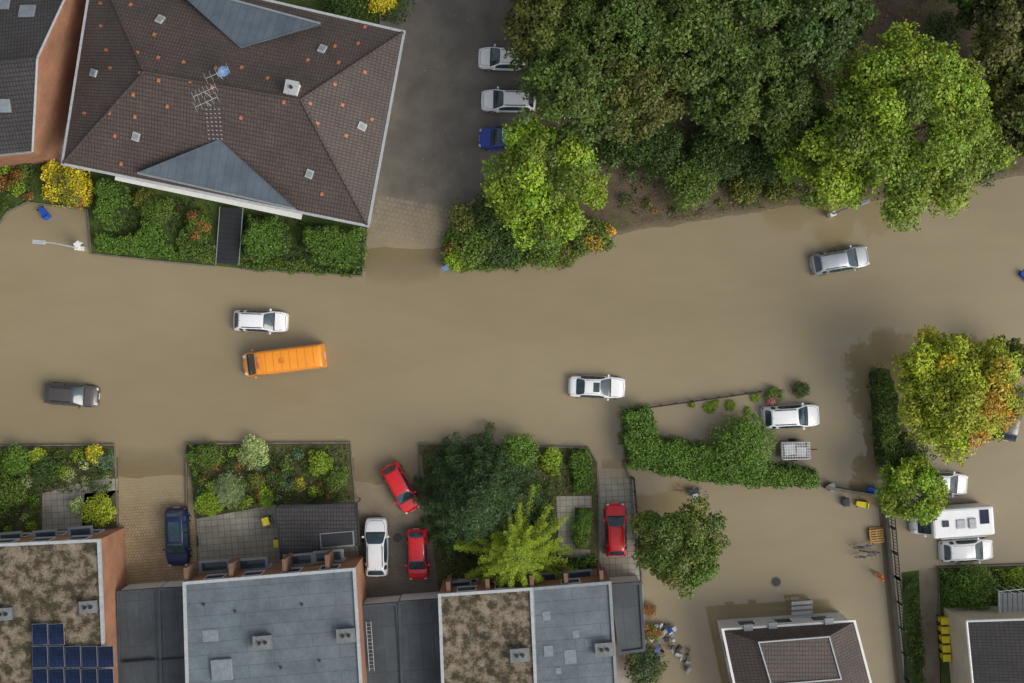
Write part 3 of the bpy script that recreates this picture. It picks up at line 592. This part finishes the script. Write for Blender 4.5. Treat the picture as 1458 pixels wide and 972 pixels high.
bb=BVHTree.FromPolygons([tuple(v) for v in (S1,R1,N1,S1+dW,R1+dW,N1+dW)],[(0,1,4,3),(1,2,5,4)])
for q in((39,16),(4,150),(3,5)):
    p,nn=onroof(*q,bb); nn=nn if nn.z>0 else -nn; box('roof_window',p+nn*.05,(1.2,1.0,.14),-.1,M['grey'],bh,normal=nn); box('roof_window_glass',p+nn*.11,(1.0,.8,.06),-.1,M['patchg'],bh,normal=nn)
patch('garden_path',[(72,235),(88,60),(128,-60),(150,-60),(108,60),(92,232)],.17,M['paver_grey'],ang=-.2,reg=False)
cp=empty('carport'); zc=2.2
q=ccw(XY([(392,722),(508,716),(512,775),(455,780),(454,792),(400,796)],zc)); prism('roof_deck',q,zc-.12,zc,M['dark'],cp,top=M['tile_dark'],tri=True)
ring('roof_frame',q,.05,.06,zc-.15,zc+.07,M['dark'],cp)
for v in q: cyl('post',(v[0],v[1],-.2),(v[0],v[1],zc-.15),.05,.05,M['dark'],cp,6)
box('skylight_frame',P(480,768,zc+.06),(2.7,1.2,.1),RZ,M['grey'],cp); box('skylight',P(480,768,zc+.1),(2.5,1.0,.1),RZ,M['dark'],cp)
bu=empty('bungalow'); ze2,zt=3.6,5.0
o4=[P(1030,897,ze2),P(1216,885,ze2),P(1262,1060,ze2),P(1068,1075,ze2)]; i4=[P(1080,914,zt),P(1180,906,zt),P(1197,966,zt),P(1098,974,zt)]
o4=o4[::-1];i4=i4[::-1]
vs=o4+i4; mk('roof',vs,[(0,1,5,4),(1,2,6,5),(2,3,7,6),(3,0,4,7)],M['tile'],bu)
mk('upper_roof',[v+Vector((0,0,.03)) for v in i4],[(0,1,2,3)],M['tile'],bu); ring('upper_frame',[tuple(v[:2]) for v in i4],.05,.04,zt-.05,zt+.14,M['lgrey'],bu)
wq=inset([tuple(v[:2]) for v in o4],.12); prism('walls',wq,-.3,ze2-.12,M['render'],bu); ring('eaves',[tuple(v[:2]) for v in o4],.14,.04,ze2-.15,ze2+.04,M['white'],bu)
for i in range(4): windows(bu,wq[i],wq[(i+1)%4],1.0,2.3,3,1.4)
for q in((1065,893),(1100,890),(1180,884)): box('dormer_vent',P(*q,ze2+.1),(.7,.5,.3),RZ,M['grey'],bu,.02)
sl=empty('garden_steps')
for i in range(5): box('slat_%d'%(i+1),P(1142,858+i*7,1.2-.1*i),(1.7,.26,.07),RZ,M['lgrey'],sl)
for x in(1128,1156): cyl('rail',P(x,855,1.15),P(x+2,888,.8),.05,.05,M['grey'],sl,6)
for x in(1129,1156):
    for y in(857,886): p=P(x,y,.8); cyl('post',(p.x,p.y,-.4),(p.x,p.y,.8),.05,.05,M['grey'],sl,6)
eh=empty('beige_house'); z1=5.0
rp=[P(1376,884,z1),P(1620,876,z1),P(1640,1250,z1),P(1412,1250,z1)]; rd0=P(1500,880,7.2);rd1=P(1530,1250,7.2)
mk('roof',[rp[0],rp[3],rd1,rd0,rp[1],rp[2]],[(0,1,2,3),(3,2,5,4)],M['tile_dark'],eh)
wq=ccw([tuple(v[:2]) for v in rp]); prism('walls',inset(wq,.1),-.3,z1-.05,M['beige'],eh); mk('gable',[rp[0]+Vector((0,-.1,-.04)),rp[1]+Vector((0,-.1,-.04)),rd0+Vector((0,-.1,-.1))],[(0,1,2)],M['beige'],eh)
cyl('gutter',rp[0],rp[3],.1,.1,M['white'],eh,6); cyl('verge',rp[0],rd0,.09,.09,M['white'],eh,6)
bal=empty('balcony')
for i in range(6): box('deck_board_%d'%(i+1),P(1424+i*7,858,2.3),(.34,1.6,.06),0,M['lgrey'],bal)
for zz in(2.6,2.9,3.2):
    cyl('rail',P(1422,842,zz),P(1462,838,zz),.03,.03,M['white'],bal,5); cyl('rail',P(1422,842,zz),P(1424,872,zz),.03,.03,M['white'],bal,5)
for x in(1422,1436,1450,1462): p=P(x,841,2.3); cyl('post',(p.x,p.y,-.2),(p.x,p.y,3.25),.04,.04,M['white'],bal,5)
# ------------------------------------------------------------------ fences, walls
def fence(px,h=1.2,name='metal_fence',sp=1.0,wall=None,mat=None,z=.0):
    par=empty(name); mat=mat or M['dark']; pts=[P(*q) for q in px]
    for a,b in zip(pts[:-1],pts[1:]):
        L=(b-a).length; n=max(1,int(L/sp)); d=(b-a)/n
        for zz in(h*.35,h*.95): cyl('rail',a+Vector((0,0,z+zz)),b+Vector((0,0,z+zz)),.045,.045,mat,par,5)
        for i in range(n+1): p=a+d*i; box('post',(p.x,p.y,(z+h-.6)/2),(.11,.11,z+h+.6),0,mat,par)
        m2=int(L/.25)
        for i in range(m2): p=a+(b-a)*(i+.5)/m2; box('bar',(p.x,p.y,z+h*.55),(.04,.04,h*.8),0,mat,par)
    if wall: w=strip('wall_base',px,.25,-.7,wall,M['concrete'],par)
    return par
fence([(920,580),(985,571),(1083,557)],.65,'garden_fence',1.1,mat=M['dark'])
fence([(901,680),(909,775)],1.3,'garden_fence',1.0,wall=.3)
fence([(1264,714),(1273,820),(1291,1000)],1.5,'metal_fence',2.0)
w=empty('boundary_wall')
strip('wall_body',[(1257,714),(1266,820),(1284,1000),(1300,1200)],.30,-.7,.8,M['kerb'],w); strip('wall_cap',[(1257,714),(1266,820),(1284,1000),(1300,1200)],.20,.8,.85,M['dark'],w)
w=empty('garden_wall'); strip('wall_body',[(1172,692),(1210,699),(1256,706)],.22,-.7,.7,M['brick_dk'],w); strip('wall_cap',[(1172,692),(1210,699),(1256,706)],.26,.7,.76,M['kerb'],w)
# ------------------------------------------------------------------ small objects
def wheelie(px,py,body,lid,rz=0,z=.0,name='wheelie_bin',lie=False):
    e=empty(name,P(px,py,z)+Vector((0,0,0)),rz)
    box('bin_body',(0,0,.48),(.5,.58,.9),0,body,e,.03,taper=.8); box('bin_lid',(0,.02,.97),(.56,.66,.09),0,lid,e,.03); box('lid_ridge',(0,.0,1.03),(.3,.4,.04),0,lid,e,.015)
    cyl('handle',(-.24,.36,.93),(.24,.36,.93),.025,.025,M['black'],e,6)
    for s in(-1,1): cyl('wheel',(s*.22,.27,.1),(s*.29,.27,.1),.1,.1,M['tyre'],e,10)
    if lie: e.rotation_euler=(1.45,0,rz); e.location.z=.15
for i in range(5): wheelie(1339+i*.8,880+i*13,M['ywin'],M['ywin'],1.6,.1)
wheelie(382,740,M['grey'],M['ywin'],.3,.2); wheelie(398,771,M['grey'],M['ywin'],.1,.2); wheelie(404,740,M['dark'],M['dark'],.1,.2)
wheelie(62,297,M['blue'],M['blue'],.6,-.3,lie=True); wheelie(1449,388,M['blue'],M['blue'],.9,-.3,lie=True)
wheelie(1216,715,M['ywin'],M['ywin'],1.4,-.2,lie=True); wheelie(1200,713,M['blue'],M['dark'],.1,-.5); wheelie(1232,695,M['blue'],M['blue'],1.3,-.2,lie=True); wheelie(1252,650,M['blue'],M['blue'],.1,-.2); wheelie(1180,692,M['dark'],M['grey'],.4,-.3)
def pallet(px,py,rz,z,mat,name='wooden_pallet'):
    e=empty(name,P(px,py,z),rz)
    for i in range(6): box('slat_%d'%(i+1),(0,-.5+i*.2,.13),(1.2,.11,.025),0,mat,e)
    for i in range(3): box('bearer_%d'%(i+1),(-.52+i*.52,0,.06),(.1,1.1,.1),0,mat,e)
pallet(1248,760,.05,.1,M['wood']); pallet(1248,763,.12,.28,M['wood'])
def bike(px,py,rz,z=.25):
    e=empty('bicycle',P(px,py,z),rz)
    for x in(-.52,.52):
        for k in range(16):
            a=k/16*6.283;b=(k+1)/16*6.283; cyl('tyre',(x+.33*math.cos(a),0,.33+.33*math.sin(a)),(x+.33*math.cos(b),0,.33+.33*math.sin(b)),.025,.025,M['tyre'],e,5)
    Pn={'bb':(-.05,0,.3),'seat':(-.2,0,.8),'head':(.35,0,.82),'r':(-.52,0,.33),'f':(.52,0,.33)}
    for a,b in(('bb','seat'),('seat','head'),('bb','head'),('r','bb'),('r','seat'),('head','f')): cyl('frame',Pn[a],Pn[b],.022,.022,M['blue'] if random.random()<.4 else M['grey'],e,6)
    cyl('handlebar',(.33,-.28,.95),(.33,.28,.95),.018,.018,M['dark'],e,6); box('saddle',(-.22,0,.85),(.26,.13,.06),0,M['black'],e,.02)
for a in((1228,776,.2),(1236,784,-.1),(1230,790,.15)): bike(*a)
tr=empty('cage_trailer',P(1129,640,.2),.03)
box('bed',(0,0,.35),(2.2,1.35,.10),0,M['grey'],tr); 
for s in(-1,1):
    box('side_board',(0,s*.68,.55),(2.2,.05,.32),0,M['lgrey'],tr); box('end_board',(s*1.1,0,.55),(.05,1.3,.32),0,M['lgrey'],tr); cyl('wheel',(0,s*.74,.12),(0,s*.88,.12),.3,.3,M['tyre'],tr,14)
    for z in(.8,1.05): cyl('cage_rail',(-1.1,s*.68,z),(1.1,s*.68,z),.025,.025,M['lgrey'],tr,5)
    for i in range(9): x=-1.1+i*.275; cyl('cage_bar',(x,s*.68,.7),(x,s*.68,1.06),.015,.015,M['lgrey'],tr,4)
for i in range(12): x=-1.1+i*.2; cyl('top_bar',(x,-.68,1.06),(x,.68,1.06),.02,.02,M['white'],tr,4)
for i in range(7): y=-.66+i*.22; cyl('top_bar',(-1.1,y,1.08),(1.1,y,1.08),.02,.02,M['white'],tr,4)
box('load_left',(-.45,.1,.62),(.9,.9,.4),.1,M['bags'],tr,.06); box('load_right',(.5,-.1,.58),(.8,.8,.3),-.1,M['bags'],tr,.06); cyl('drawbar',(1.1,0,.35),(1.9,0,.3),.04,.04,M['dark'],tr,6)
p=P(1105,828); mh=empty('manhole_cover'); cyl('rim',(p.x,p.y,-.02),(p.x,p.y,.015),.42,.42,M['kerb'],mh,24); cyl('lid',(p.x,p.y,-.02),(p.x,p.y,.02),.34,.34,M['dark'],mh,24)
p=P(566,765); mh=empty('manhole_cover'); cyl('lid',(p.x,p.y,.02),(p.x,p.y,.14),.36,.36,M['dark'],mh,24)
def lamp(base,hgt,ang,arm=1.3):
    b=P(*base); e=empty('street_lamp',(b.x,b.y,0)); c,s=math.cos(ang),math.sin(ang)
    cyl('pole',(0,0,-.7),(0,0,hgt),.085,.055,M['lgrey'],e,10); cyl('arm',(0,0,hgt-.05),(c*arm*.5,s*arm*.5,hgt+.12),.045,.04,M['lgrey'],e,8)
    box('lamp_head',(c*arm*.9,s*arm*.9,hgt+.14),(1.0,.34,.14),ang,M['lgrey'],e,.05); box('lamp_lens',(c*arm*.9,s*arm*.9,hgt+.05),(.8,.24,.06),ang,M['lampglass'],e)
    box('control_box',(.0,0,.45),(.5,.36,.9),ang,M['white'],e,.02)
    return e
lamp((116,354),5.2,math.pi*.98); lamp((1182,306),5.0,.35)
def sign(px,py,col,h=2.3,rz=0,name='traffic_sign'):
    p=P(px,py); e=empty(name,(p.x,p.y,0),rz); cyl('post',(0,0,-.7),(0,0,h),.035,.035,M['grey'],e,8); box('sign_plate',(0,.06,h-.3),(.6,.05,.6),0,col,e,.02); box('plate_border',(0,.09,h-.3),(.48,.02,.48),0,M['white'],e); box('cap',(0,0,h+.02),(.5,.4,.05),.2,col,e)
sign(636,384,M['dishblue'],2.0,.2); sign(121,350,M['white'],1.6,.4)
rp_=empty('rubbish_pile')
for i in range(30):
    q=P(928+random.random()*32,890+random.random()*48,.25+random.random()*.4); s=random.uniform(.15,.55)
    box('debris_%d'%(i+1),q,(s,s*random.uniform(.4,1),random.uniform(.08,.35)),random.random()*3,random.choice([M['bags'],M['bags'],M['dark'],M['blue'],M['wood'],M['grey'],M['lgrey']]),rp_,.04,normal=Vector((random.gauss(0,.3),random.gauss(0,.3),1)))
rp_=empty('rubbish_pile')
for i in range(10):
    q=P(966+random.random()*16,922+random.random()*44,.15+random.random()*.2); s=random.uniform(.3,.6)
    box('debris_%d'%(i+1),q,(s,s*.5,.2),random.random()*3,random.choice([M['dark'],M['grey'],M['kerb'],M['lgrey']]),rp_,.03)
rp_=empty('garden_furniture')
for i in range(9):
    q=P(965+random.random()*45,690+random.random()*20,.2+random.random()*.3); cyl('frame_%d'%(i+1),q,q+Vector((random.uniform(-.8,.8),random.uniform(-.4,.4),.2)),.035,.035,random.choice([M['dark'],M['grey'],M['rust']]),rp_,6)
box('seat',P(988,700,.4),(.9,.5,.08),.2,M['dark'],rp_,.02); box('cushion',P(990,706,.5),(.4,.4,.1),.2,M['lgrey'],rp_,.03)
# ------------------------------------------------------------------ vehicles
def station_set(kind):
    if kind=='sedan':
        return [(2.2,.60,.50,.50,.56,'p','p'),(2.12,.76,.64,.62,.70,'p','p'),(1.75,.86,.78,.72,.84,'p','p'),(1.08,.89,.88,.76,.93,'p','b'),(.98,.895,.90,.76,.95,'p','g'),(.62,.90,.92,.68,1.17,'g','g'),(.22,.90,.93,.58,1.40,'g','p'),(-.30,.90,.93,.58,1.44,'b','p'),(-.38,.90,.93,.58,1.44,'g','p'),(-.98,.89,.93,.57,1.40,'g','g'),(-1.32,.88,.93,.62,1.18,'p','g'),(-1.62,.87,.93,.70,1.0,'p','p'),(-1.95,.84,.90,.68,.97,'p','p'),(-2.14,.78,.78,.62,.86,'p','p'),(-2.2,.68,.5,.55,.55,'p','p')]
    if kind=='van':
        f=[(3.3,.72,.60,.60,.72,'p','p'),(3.2,.88,.85,.74,1.0,'p','p'),(2.85,.95,1.05,.82,1.18,'p','b'),(2.72,.96,1.12,.82,1.25,'p','g'),(2.35,.97,1.2,.80,1.8,'g','g'),(1.98,.98,1.2,.80,2.35,'g','p'),(1.35,.98,1.2,.82,2.46,'b','p'),(1.25,.98,1.2,.82,2.47,'p','p'),(0,.98,1.2,.82,2.48,'p','p'),(-1.5,.98,1.2,.82,2.48,'p','p'),(-3.0,.98,1.2,.82,2.46,'p','p'),(-3.24,.96,1.2,.80,2.40,'p','p'),(-3.3,.92,1.1,.76,2.2,'p','p')]
        return [tuple([a[0]*4.4/6.6,a[1]*.9/.98,a[2]*1.5/2.5,a[3]*.9/.98,a[4]*1.5/2.5,a[5],a[6]]) for a in f]
    return [(2.2,.62,.50,.50,.56,'p','p'),(2.12,.77,.64,.62,.70,'p','p'),(1.78,.86,.80,.72,.87,'p','p'),(1.22,.89,.90,.76,.97,'p','b'),(1.12,.895,.92,.76,1.0,'p','g'),(.78,.90,.94,.69,1.22,'g','g'),(.40,.90,.94,.60,1.43,'g','p'),(-.33,.90,.95,.60,1.49,'b','p'),(-.42,.90,.95,.60,1.49,'g','p'),(-1.12,.89,.95,.59,1.47,'p','p'),(-1.22,.89,.95,.585,1.46,'g','p'),(-1.62,.87,.95,.57,1.42,'p','g'),(-1.86,.86,.95,.62,1.2,'p','g'),(-2.02,.84,.93,.66,1.02,'p','p'),(-2.15,.80,.78,.66,.86,'p','p'),(-2.2,.70,.5,.58,.55,'p','p')]
M['van_rib']=pm('van_roof_rib',(.62,.19,.01),.5)
def car(px,py,head,paint,L=4.35,W=1.8,H=1.5,kind='hatch',z=-.28,rails=False,sunroof=None,name='parked_car'):
    c=P(px,py,z+H*.6); e=empty(name,(c.x,c.y,z),math.radians(head))
    sx,sy,sz=L/4.4,W/1.8,H/1.5; S=station_set(kind); vs=[];fs=[];mi=[]
    for (x,w,b,tw,tz,_,_) in S:
        half=[(w*.93,.2),(w*1.01,.42),(w*.99,b*.8),(w*.97,b),(tw+.06,tz-.07),(tw,tz-.01),(tw*.5,tz+.025),(0,tz+.035)]
        if tz<b+.12: half[3]=(w*.93,b-.01); half[4]=(tw+.06,tz-.02)
        ring_=half+[(-y,zz) for y,zz in half[-2::-1]]
        vs+=[(x*sx,y*sy,zz*sz) for y,zz in ring_]
    n=15
    for i in range(len(S)-1):
        sd,ct=S[i][5],S[i][6]
        for j in range(n-1):
            fs.append((i*n+j,i*n+j+1,(i+1)*n+j+1,(i+1)*n+j)); jj=j if j<7 else 13-j
            k=0
            if jj==3: k={'p':0,'g':1,'b':2}[sd]
            elif jj in(5,6): k={'p':0,'g':1,'b':2}[ct]
            elif jj==0: k=2
            mi.append(k)
    fs.append(tuple(range(n-1,-1,-1)));mi.append(0); l=(len(S)-1)*n; fs.append(tuple(range(l,l+n)));mi.append(0)
    o=mk('body',vs,fs,[paint,M['autoglass'],M['black']],e,mi=mi,smooth=True,uv=False)
    me=o.data; bm=bmesh.new(); bm.from_mesh(me); bmesh.ops.recalc_face_normals(bm,faces=bm.faces[:]); cl=bm.edges.layers.float.new('crease_edge')
    for ed in bm.edges:
        if len(ed.link_faces)==2 and ed.link_faces[0].material_index!=ed.link_faces[1].material_index: ed[cl]=.55
    bm.to_mesh(me); bm.free()
    s=o.modifiers.new('s','SUBSURF'); s.levels=2; s.render_levels=2
    bpy.context.view_layer.update(); dg=bpy.context.evaluated_depsgraph_get(); ev=o.evaluated_get(dg); m2=ev.to_mesh()
    bv=BVHTree.FromPolygons([v.co[:] for v in m2.vertices],[p.vertices[:] for p in m2.polygons]); ev.to_mesh_clear()
    def top(x,y):
        h=bv.ray_cast(Vector((x,y,5)),Vector((0,0,-1))); return h[0].z if h[0] else None
    def ribbon(nm,pts,w,mat):
        V=[];Fc=[]
        for (x0,y0),(x1,y1) in zip(pts[:-1],pts[1:]):
            L_=math.hypot(x1-x0,y1-y0); k=max(2,int(L_/.08)); dx,dy=(x1-x0)/L_,(y1-y0)/L_; s0=len(V); okn=0
            for i in range(k+1):
                x=x0+(x1-x0)*i/k;y=y0+(y1-y0)*i/k; r=[top(x-dy*w/2,y+dx*w/2),top(x+dy*w/2,y-dx*w/2)]
                if None in r: continue
                V+=[(x-dy*w/2,y+dx*w/2,r[0]+.006),(x+dy*w/2,y-dx*w/2,r[1]+.006)]; okn+=1
            for i in range(okn-1): a=s0+i*2; Fc.append((a,a+1,a+3,a+2))
        if Fc: mk(nm,V,Fc,mat,e,uv=False)
    def panel(nm,x0,x1,yw,mat,k=8):
        V=[];Fc=[]
        for i in range(k+1):
            for j in range(k+1):
                x=x0+(x1-x0)*i/k;y=-yw+2*yw*j/k; V.append((x,y,(top(x,y) or 1)+.008))
        for i in range(k):
            for j in range(k): a=i*(k+1)+j; Fc.append((a,a+1,a+k+2,a+k+1))
        mk(nm,V,Fc,mat,e,smooth=True,uv=False)
    if kind!='van':
        hx=1.16 if kind=='hatch' else 1.04
        for s_ in(-1,1): ribbon('bonnet_seam',[(hx*sx,s_*.74*sy),(1.7*sx,s_*.68*sy),(2.0*sx,s_*.55*sy)],.022,M['black'])
        ribbon('bonnet_front_seam',[(2.02*sx,-.52*sy),(2.05*sx,0),(2.02*sx,.52*sy)],.03,M['black'])
        if kind=='sedan': ribbon('boot_seam',[(-1.66*sx,.62*sy),(-2.05*sx,.6*sy)],.02,M['black']); ribbon('boot_seam',[(-1.66*sx,-.62*sy),(-2.05*sx,-.6*sy)],.02,M['black'])
        else: ribbon('tailgate_seam',[(-1.56*sx,-.56*sy),(-1.58*sx,0),(-1.56*sx,.56*sy)],.025,M['black'])
        for s_ in(-1,1): ribbon('roof_seam',[(.38*sx,s_*.52*sy),(-1.4*sx if kind=='hatch' else -.9*sx,s_*.52*sy)],.02,M['black'])
        if sunroof=='small': panel('sunroof',.18*sx,-.32*sx,.38*sy,M['autoglass'])
        if sunroof=='long': panel('sunroof',.22*sx,-1.25*sx,.42*sy,M['autoglass'])
        wx=(1.32,-1.32); zt=1.47*sz
    else:
        wx=(1.35,-1.25); zt=2.4
        for i in range(7): x=(.75-i*.42)*sx; ribbon('roof_rib',[(x,-.68*sy),(x,.68*sy)],.05,M['van_rib'])
    if rails:
        for s_ in(-1,1):
            zs=top(-.4*sx,s_*.56*sy) or zt; cyl('roof_rail',(.25*sx,s_*.57*sy,zs+.03),(-1.35*sx,s_*.56*sy,zs+.02),.025,.025,M['dark'],e,6)
    for s_ in(-1,1):
        for x in wx: cyl('wheel',(x*sx,s_*(W/2-.20),.32),(x*sx,s_*(W/2+.015),.32),.32,.31,M['tyre'],e,18); cyl('wheel_rim',(x*sx,s_*(W/2),.32),(x*sx,s_*(W/2+.022),.32),.2,.18,M['grey'],e,12)
        mx=.86 if kind!='van' else 1.52; mz=1.0*sz if kind!='van' else 1.35
        box('mirror',(mx*sx,s_*(W/2+.06),mz),(.16,.18,.14),s_*.15,paint,e,.04)
        for nm,x,y,z_,mt,sc in(('headlight',2.03,.60,.655,M['lampglass'],(.17,.15,.06)),('tail_light',-2.11,.70,.80,M['tail'],(.07,.12,.10))):
            V=[];Fc=[]
            for i in range(7):
                for j in range(10): a=math.pi*i/6;b=6.283*j/10; V.append((x*sx+sc[0]*math.sin(a)*math.cos(b),s_*y*sy+sc[1]*math.sin(a)*math.sin(b),z_*sz+sc[2]*math.cos(a)))
            for i in range(6):
                for j in range(10): Fc.append((i*10+j,i*10+(j+1)%10,(i+1)*10+(j+1)%10,(i+1)*10+j))
            mk(nm,V,Fc,mt,e,smooth=True,uv=False)
    box('number_plate',(2.2*sx,0,.42*sz),(.03,.5,.11),0,M['white'],e); box('number_plate',(-2.2*sx,0,.55*sz),(.03,.5,.11),0,M['white'],e)
    if kind!='van': cyl('wiper',(1.12*sx,-.4,(top(1.12*sx,-.4) or 1)+.02),(.98*sx,.15,(top(.98*sx,.15) or 1)+.02),.012,.012,M['black'],e,4)
    if kind=='hatch': zz=top(-1.3*sx,0) or 1.4; cyl('aerial',(-1.45*sx,0,zz-.03),(-1.62*sx,0,zz+.14),.015,.008,M['black'],e,5)
    return e,panel,ribbon
white=carpaint('white_car_paint',(.80,.81,.82)); silver=carpaint('silver_car_paint',(.42,.45,.48),.55,.3); red=carpaint('red_car_paint',(.68,.008,.014)); dk=carpaint('dark_grey_car_paint',(.10,.088,.09),.4,coat=.3); navy=carpaint('navy_car_paint',(.006,.014,.07),0,.35,.1); blue=carpaint('blue_car_paint',(.01,.04,.34)); orange=carpaint('orange_van_paint',(.88,.30,.015),0,.4)
car(370,457,-2,white,4.4,1.78,1.5,rails=True,name='white_car')
car(100,562,-4,dk,4.35,1.8,1.55,rails=True,name='dark_grey_car',z=-.3)
car(850,551,-2,white,4.6,1.82,1.4,'sedan',sunroof='small',name='white_sedan',z=-.28)
car(1127,593,3,white,4.7,1.9,1.55,rails=True,name='white_car')
car(1197,370,10,silver,4.75,1.86,1.5,rails=True,name='silver_car',z=-.3)
car(251,765,-88,navy,4.75,1.9,1.55,sunroof='long',name='navy_car',z=.1)
car(535,780,91,white,4.7,1.9,1.5,rails=True,name='white_car',z=.1)
car(570,695,-61,red,4.2,1.72,1.45,name='red_car',z=-.02)
car(594,790,-88,red,4.1,1.72,1.5,name='red_car',z=.1)
car(877,755,91,red,4.3,1.76,1.45,name='red_car',z=.12)
car(719,82,178,white,4.3,1.8,1.6,name='white_car',z=.22); car(724,142,179,white,4.4,1.8,1.5,name='white_car',z=.18,rails=True); car(720,197,177,blue,4.3,1.8,1.5,name='blue_car',z=.14)
car(1342,688,-4,white,4.3,1.8,1.5,name='white_car'); car(1378,784,3,white,4.3,1.8,1.5,name='white_car'); car(1440,590,80,dk,4.3,1.8,1.5,name='dark_grey_car')
e,panel,rib=car(402,513,187,orange,6.7,2.05,2.5,'van',name='orange_van',z=-.35)
panel('roof_vent',.1,-.35,.22,M['van_rib'],3); 
for s_ in(-1,1): rib('roof_gutter',[(1.6,s_*.80),(-3.1,s_*.80)],.05,M['van_rib'])
box('roof_beacon_bar',(1.75,0,2.5),(.16,.9,.09),0,M['orange'],e,.03); box('bonnet_badge',(2.95,.35,1.12),(.3,.3,.03),0,M['white'],e,normal=Vector((.4,0,1))); box('bonnet_badge',(2.95,-.35,1.12),(.3,.3,.03),0,M['white'],e,normal=Vector((.4,0,1)))
e,panel,rib=car(1354,741,184,white,6.0,2.15,2.6,'van',name='camper_van',z=-.3)
box('living_cabin',(-.55,0,1.75),(4.9,2.3,2.0),0,white,e,.18); box('solar_panel',(-2.2,-.35,2.79),(.7,1.1,.04),0,M['solar'],e); box('roof_hatch',(-.3,.1,2.8),(.7,.7,.1),0,M['lgrey'],e,.04); box('roof_hatch',(.9,0,2.8),(.5,.5,.1),0,M['glassw'],e,.03); box('air_conditioner',(-1.2,.1,2.84),(.6,.8,.16),0,M['lgrey'],e,.06); box('awning',(-.5,1.2,2.6),(3.6,.12,.14),0,M['lgrey'],e,.04)
# ------------------------------------------------------------------ person wading
p=P(1250,818); pe=empty('person_in_waders',(p.x,p.y,-.15),math.radians(200))
def skin(nm,pts,edges,mat,lv=2):
    me=bpy.data.meshes.new(nm); me.from_pydata([a[:3] for a in pts],edges,[]); me.materials.append(mat); o=link(bpy.data.objects.new(nm,me),pe)
    s=o.modifiers.new('skin','SKIN')
    sk=me.skin_vertices[0].data if me.skin_vertices else None
    if sk:
        for i,a in enumerate(pts): sk[i].radius=(a[3],a[3]*(a[4] if len(a)>4 else 1))
        sk[0].use_root=True
    ss=o.modifiers.new('s','SUBSURF'); ss.levels=lv; ss.render_levels=lv; return o
skin('body',[(0,0,.95,.16),(.0,0,1.15,.15),(.04,0,1.38,.17),(.06,0,1.50,.09),(.08,0,1.56,.055),
 (.02,.1,.88,.10),(.10,.12,.50,.075),(.02,.13,.08,.055),(.14,.13,.03,.045),(-.02,-.1,.88,.10),(.02,-.12,.50,.075),(-.14,-.13,.10,.055),(-.02,-.13,.03,.045),
 (.04,.20,1.42,.07),(.12,.27,1.18,.05),(.32,.24,1.05,.042),(.04,-.20,1.42,.07),(.10,-.30,1.18,.05),(.30,-.30,1.08,.042)],
 [(0,1),(1,2),(2,3),(3,4),(0,5),(5,6),(6,7),(7,8),(0,9),(9,10),(10,11),(11,12),(2,13),(13,14),(14,15),(2,16),(16,17),(17,18)],M['hivis'])
skin('head',[(.08,0,1.58,.055),(.09,0,1.66,.09),(.10,0,1.74,.085)],[(0,1),(1,2)],M['skin'])
skin('hair',[(.06,0,1.70,.09),(.07,0,1.78,.085)],[(0,1)],M['hair'])
for s_,y,z_ in((1,.24,1.05),(-1,-.30,1.08)):
    skin('hand',[(.33,y,z_,.035),(.40,y,z_-.01,.035)],[(0,1)],M['skin'],1)
    for k in range(4): yy=y+(k-1.5)*.02; skin('finger',[(.41,yy,z_,.010),(.45,yy,z_-.02,.009),(.47+.005*(1-abs(k-1.5)),yy,z_-.05,.008)],[(0,1),(1,2)],M['skin'],1)
    skin('thumb',[(.36,y-s_*.03,z_,.011),(.40,y-s_*.055,z_-.02,.010)],[(0,1)],M['skin'],1)
# ------------------------------------------------------------------ world, sun, camera
W=bpy.data.worlds.new("World"); scene.world=W; W.use_nodes=True; nt=W.node_tree; bg=nt.nodes['Background']
sky=nt.nodes.new('ShaderNodeTexSky'); sky.sky_type='NISHITA'; sky.sun_disc=False
EL,RO=math.radians(41),math.radians(120); sky.sun_elevation=EL; sky.sun_rotation=RO; sky.dust_density=4; sky.air_density=1.2
hs=nt.nodes.new('ShaderNodeHueSaturation'); hs.inputs['Saturation'].default_value=.35; nt.links.new(sky.outputs[0],hs.inputs['Color']); nt.links.new(hs.outputs[0],bg.inputs['Color']); bg.inputs['Strength'].default_value=.15
sd=bpy.data.lights.new('sun','SUN'); sd.energy=1.3; sd.angle=math.radians(32); sd.color=(1,.96,.88); so=link(bpy.data.objects.new('sun',sd))
dv=Vector((math.sin(RO)*math.cos(EL),math.cos(RO)*math.cos(EL),math.sin(EL))); so.rotation_euler=dv.to_track_quat('Z','Y').to_euler(); so.location=(0,0,70)
cd=bpy.data.cameras.new('camera'); co=link(bpy.data.objects.new('camera',cd)); co.location=(0,0,HC); cd.sensor_width=36; cd.lens=36*HC/(1458/SC); cd.clip_end=2000; scene.camera=co
scene.view_settings.view_transform='Standard'; scene.view_settings.look='None'; scene.view_settings.exposure=0
print('objects',len(bpy.data.objects),'leaves',NL)
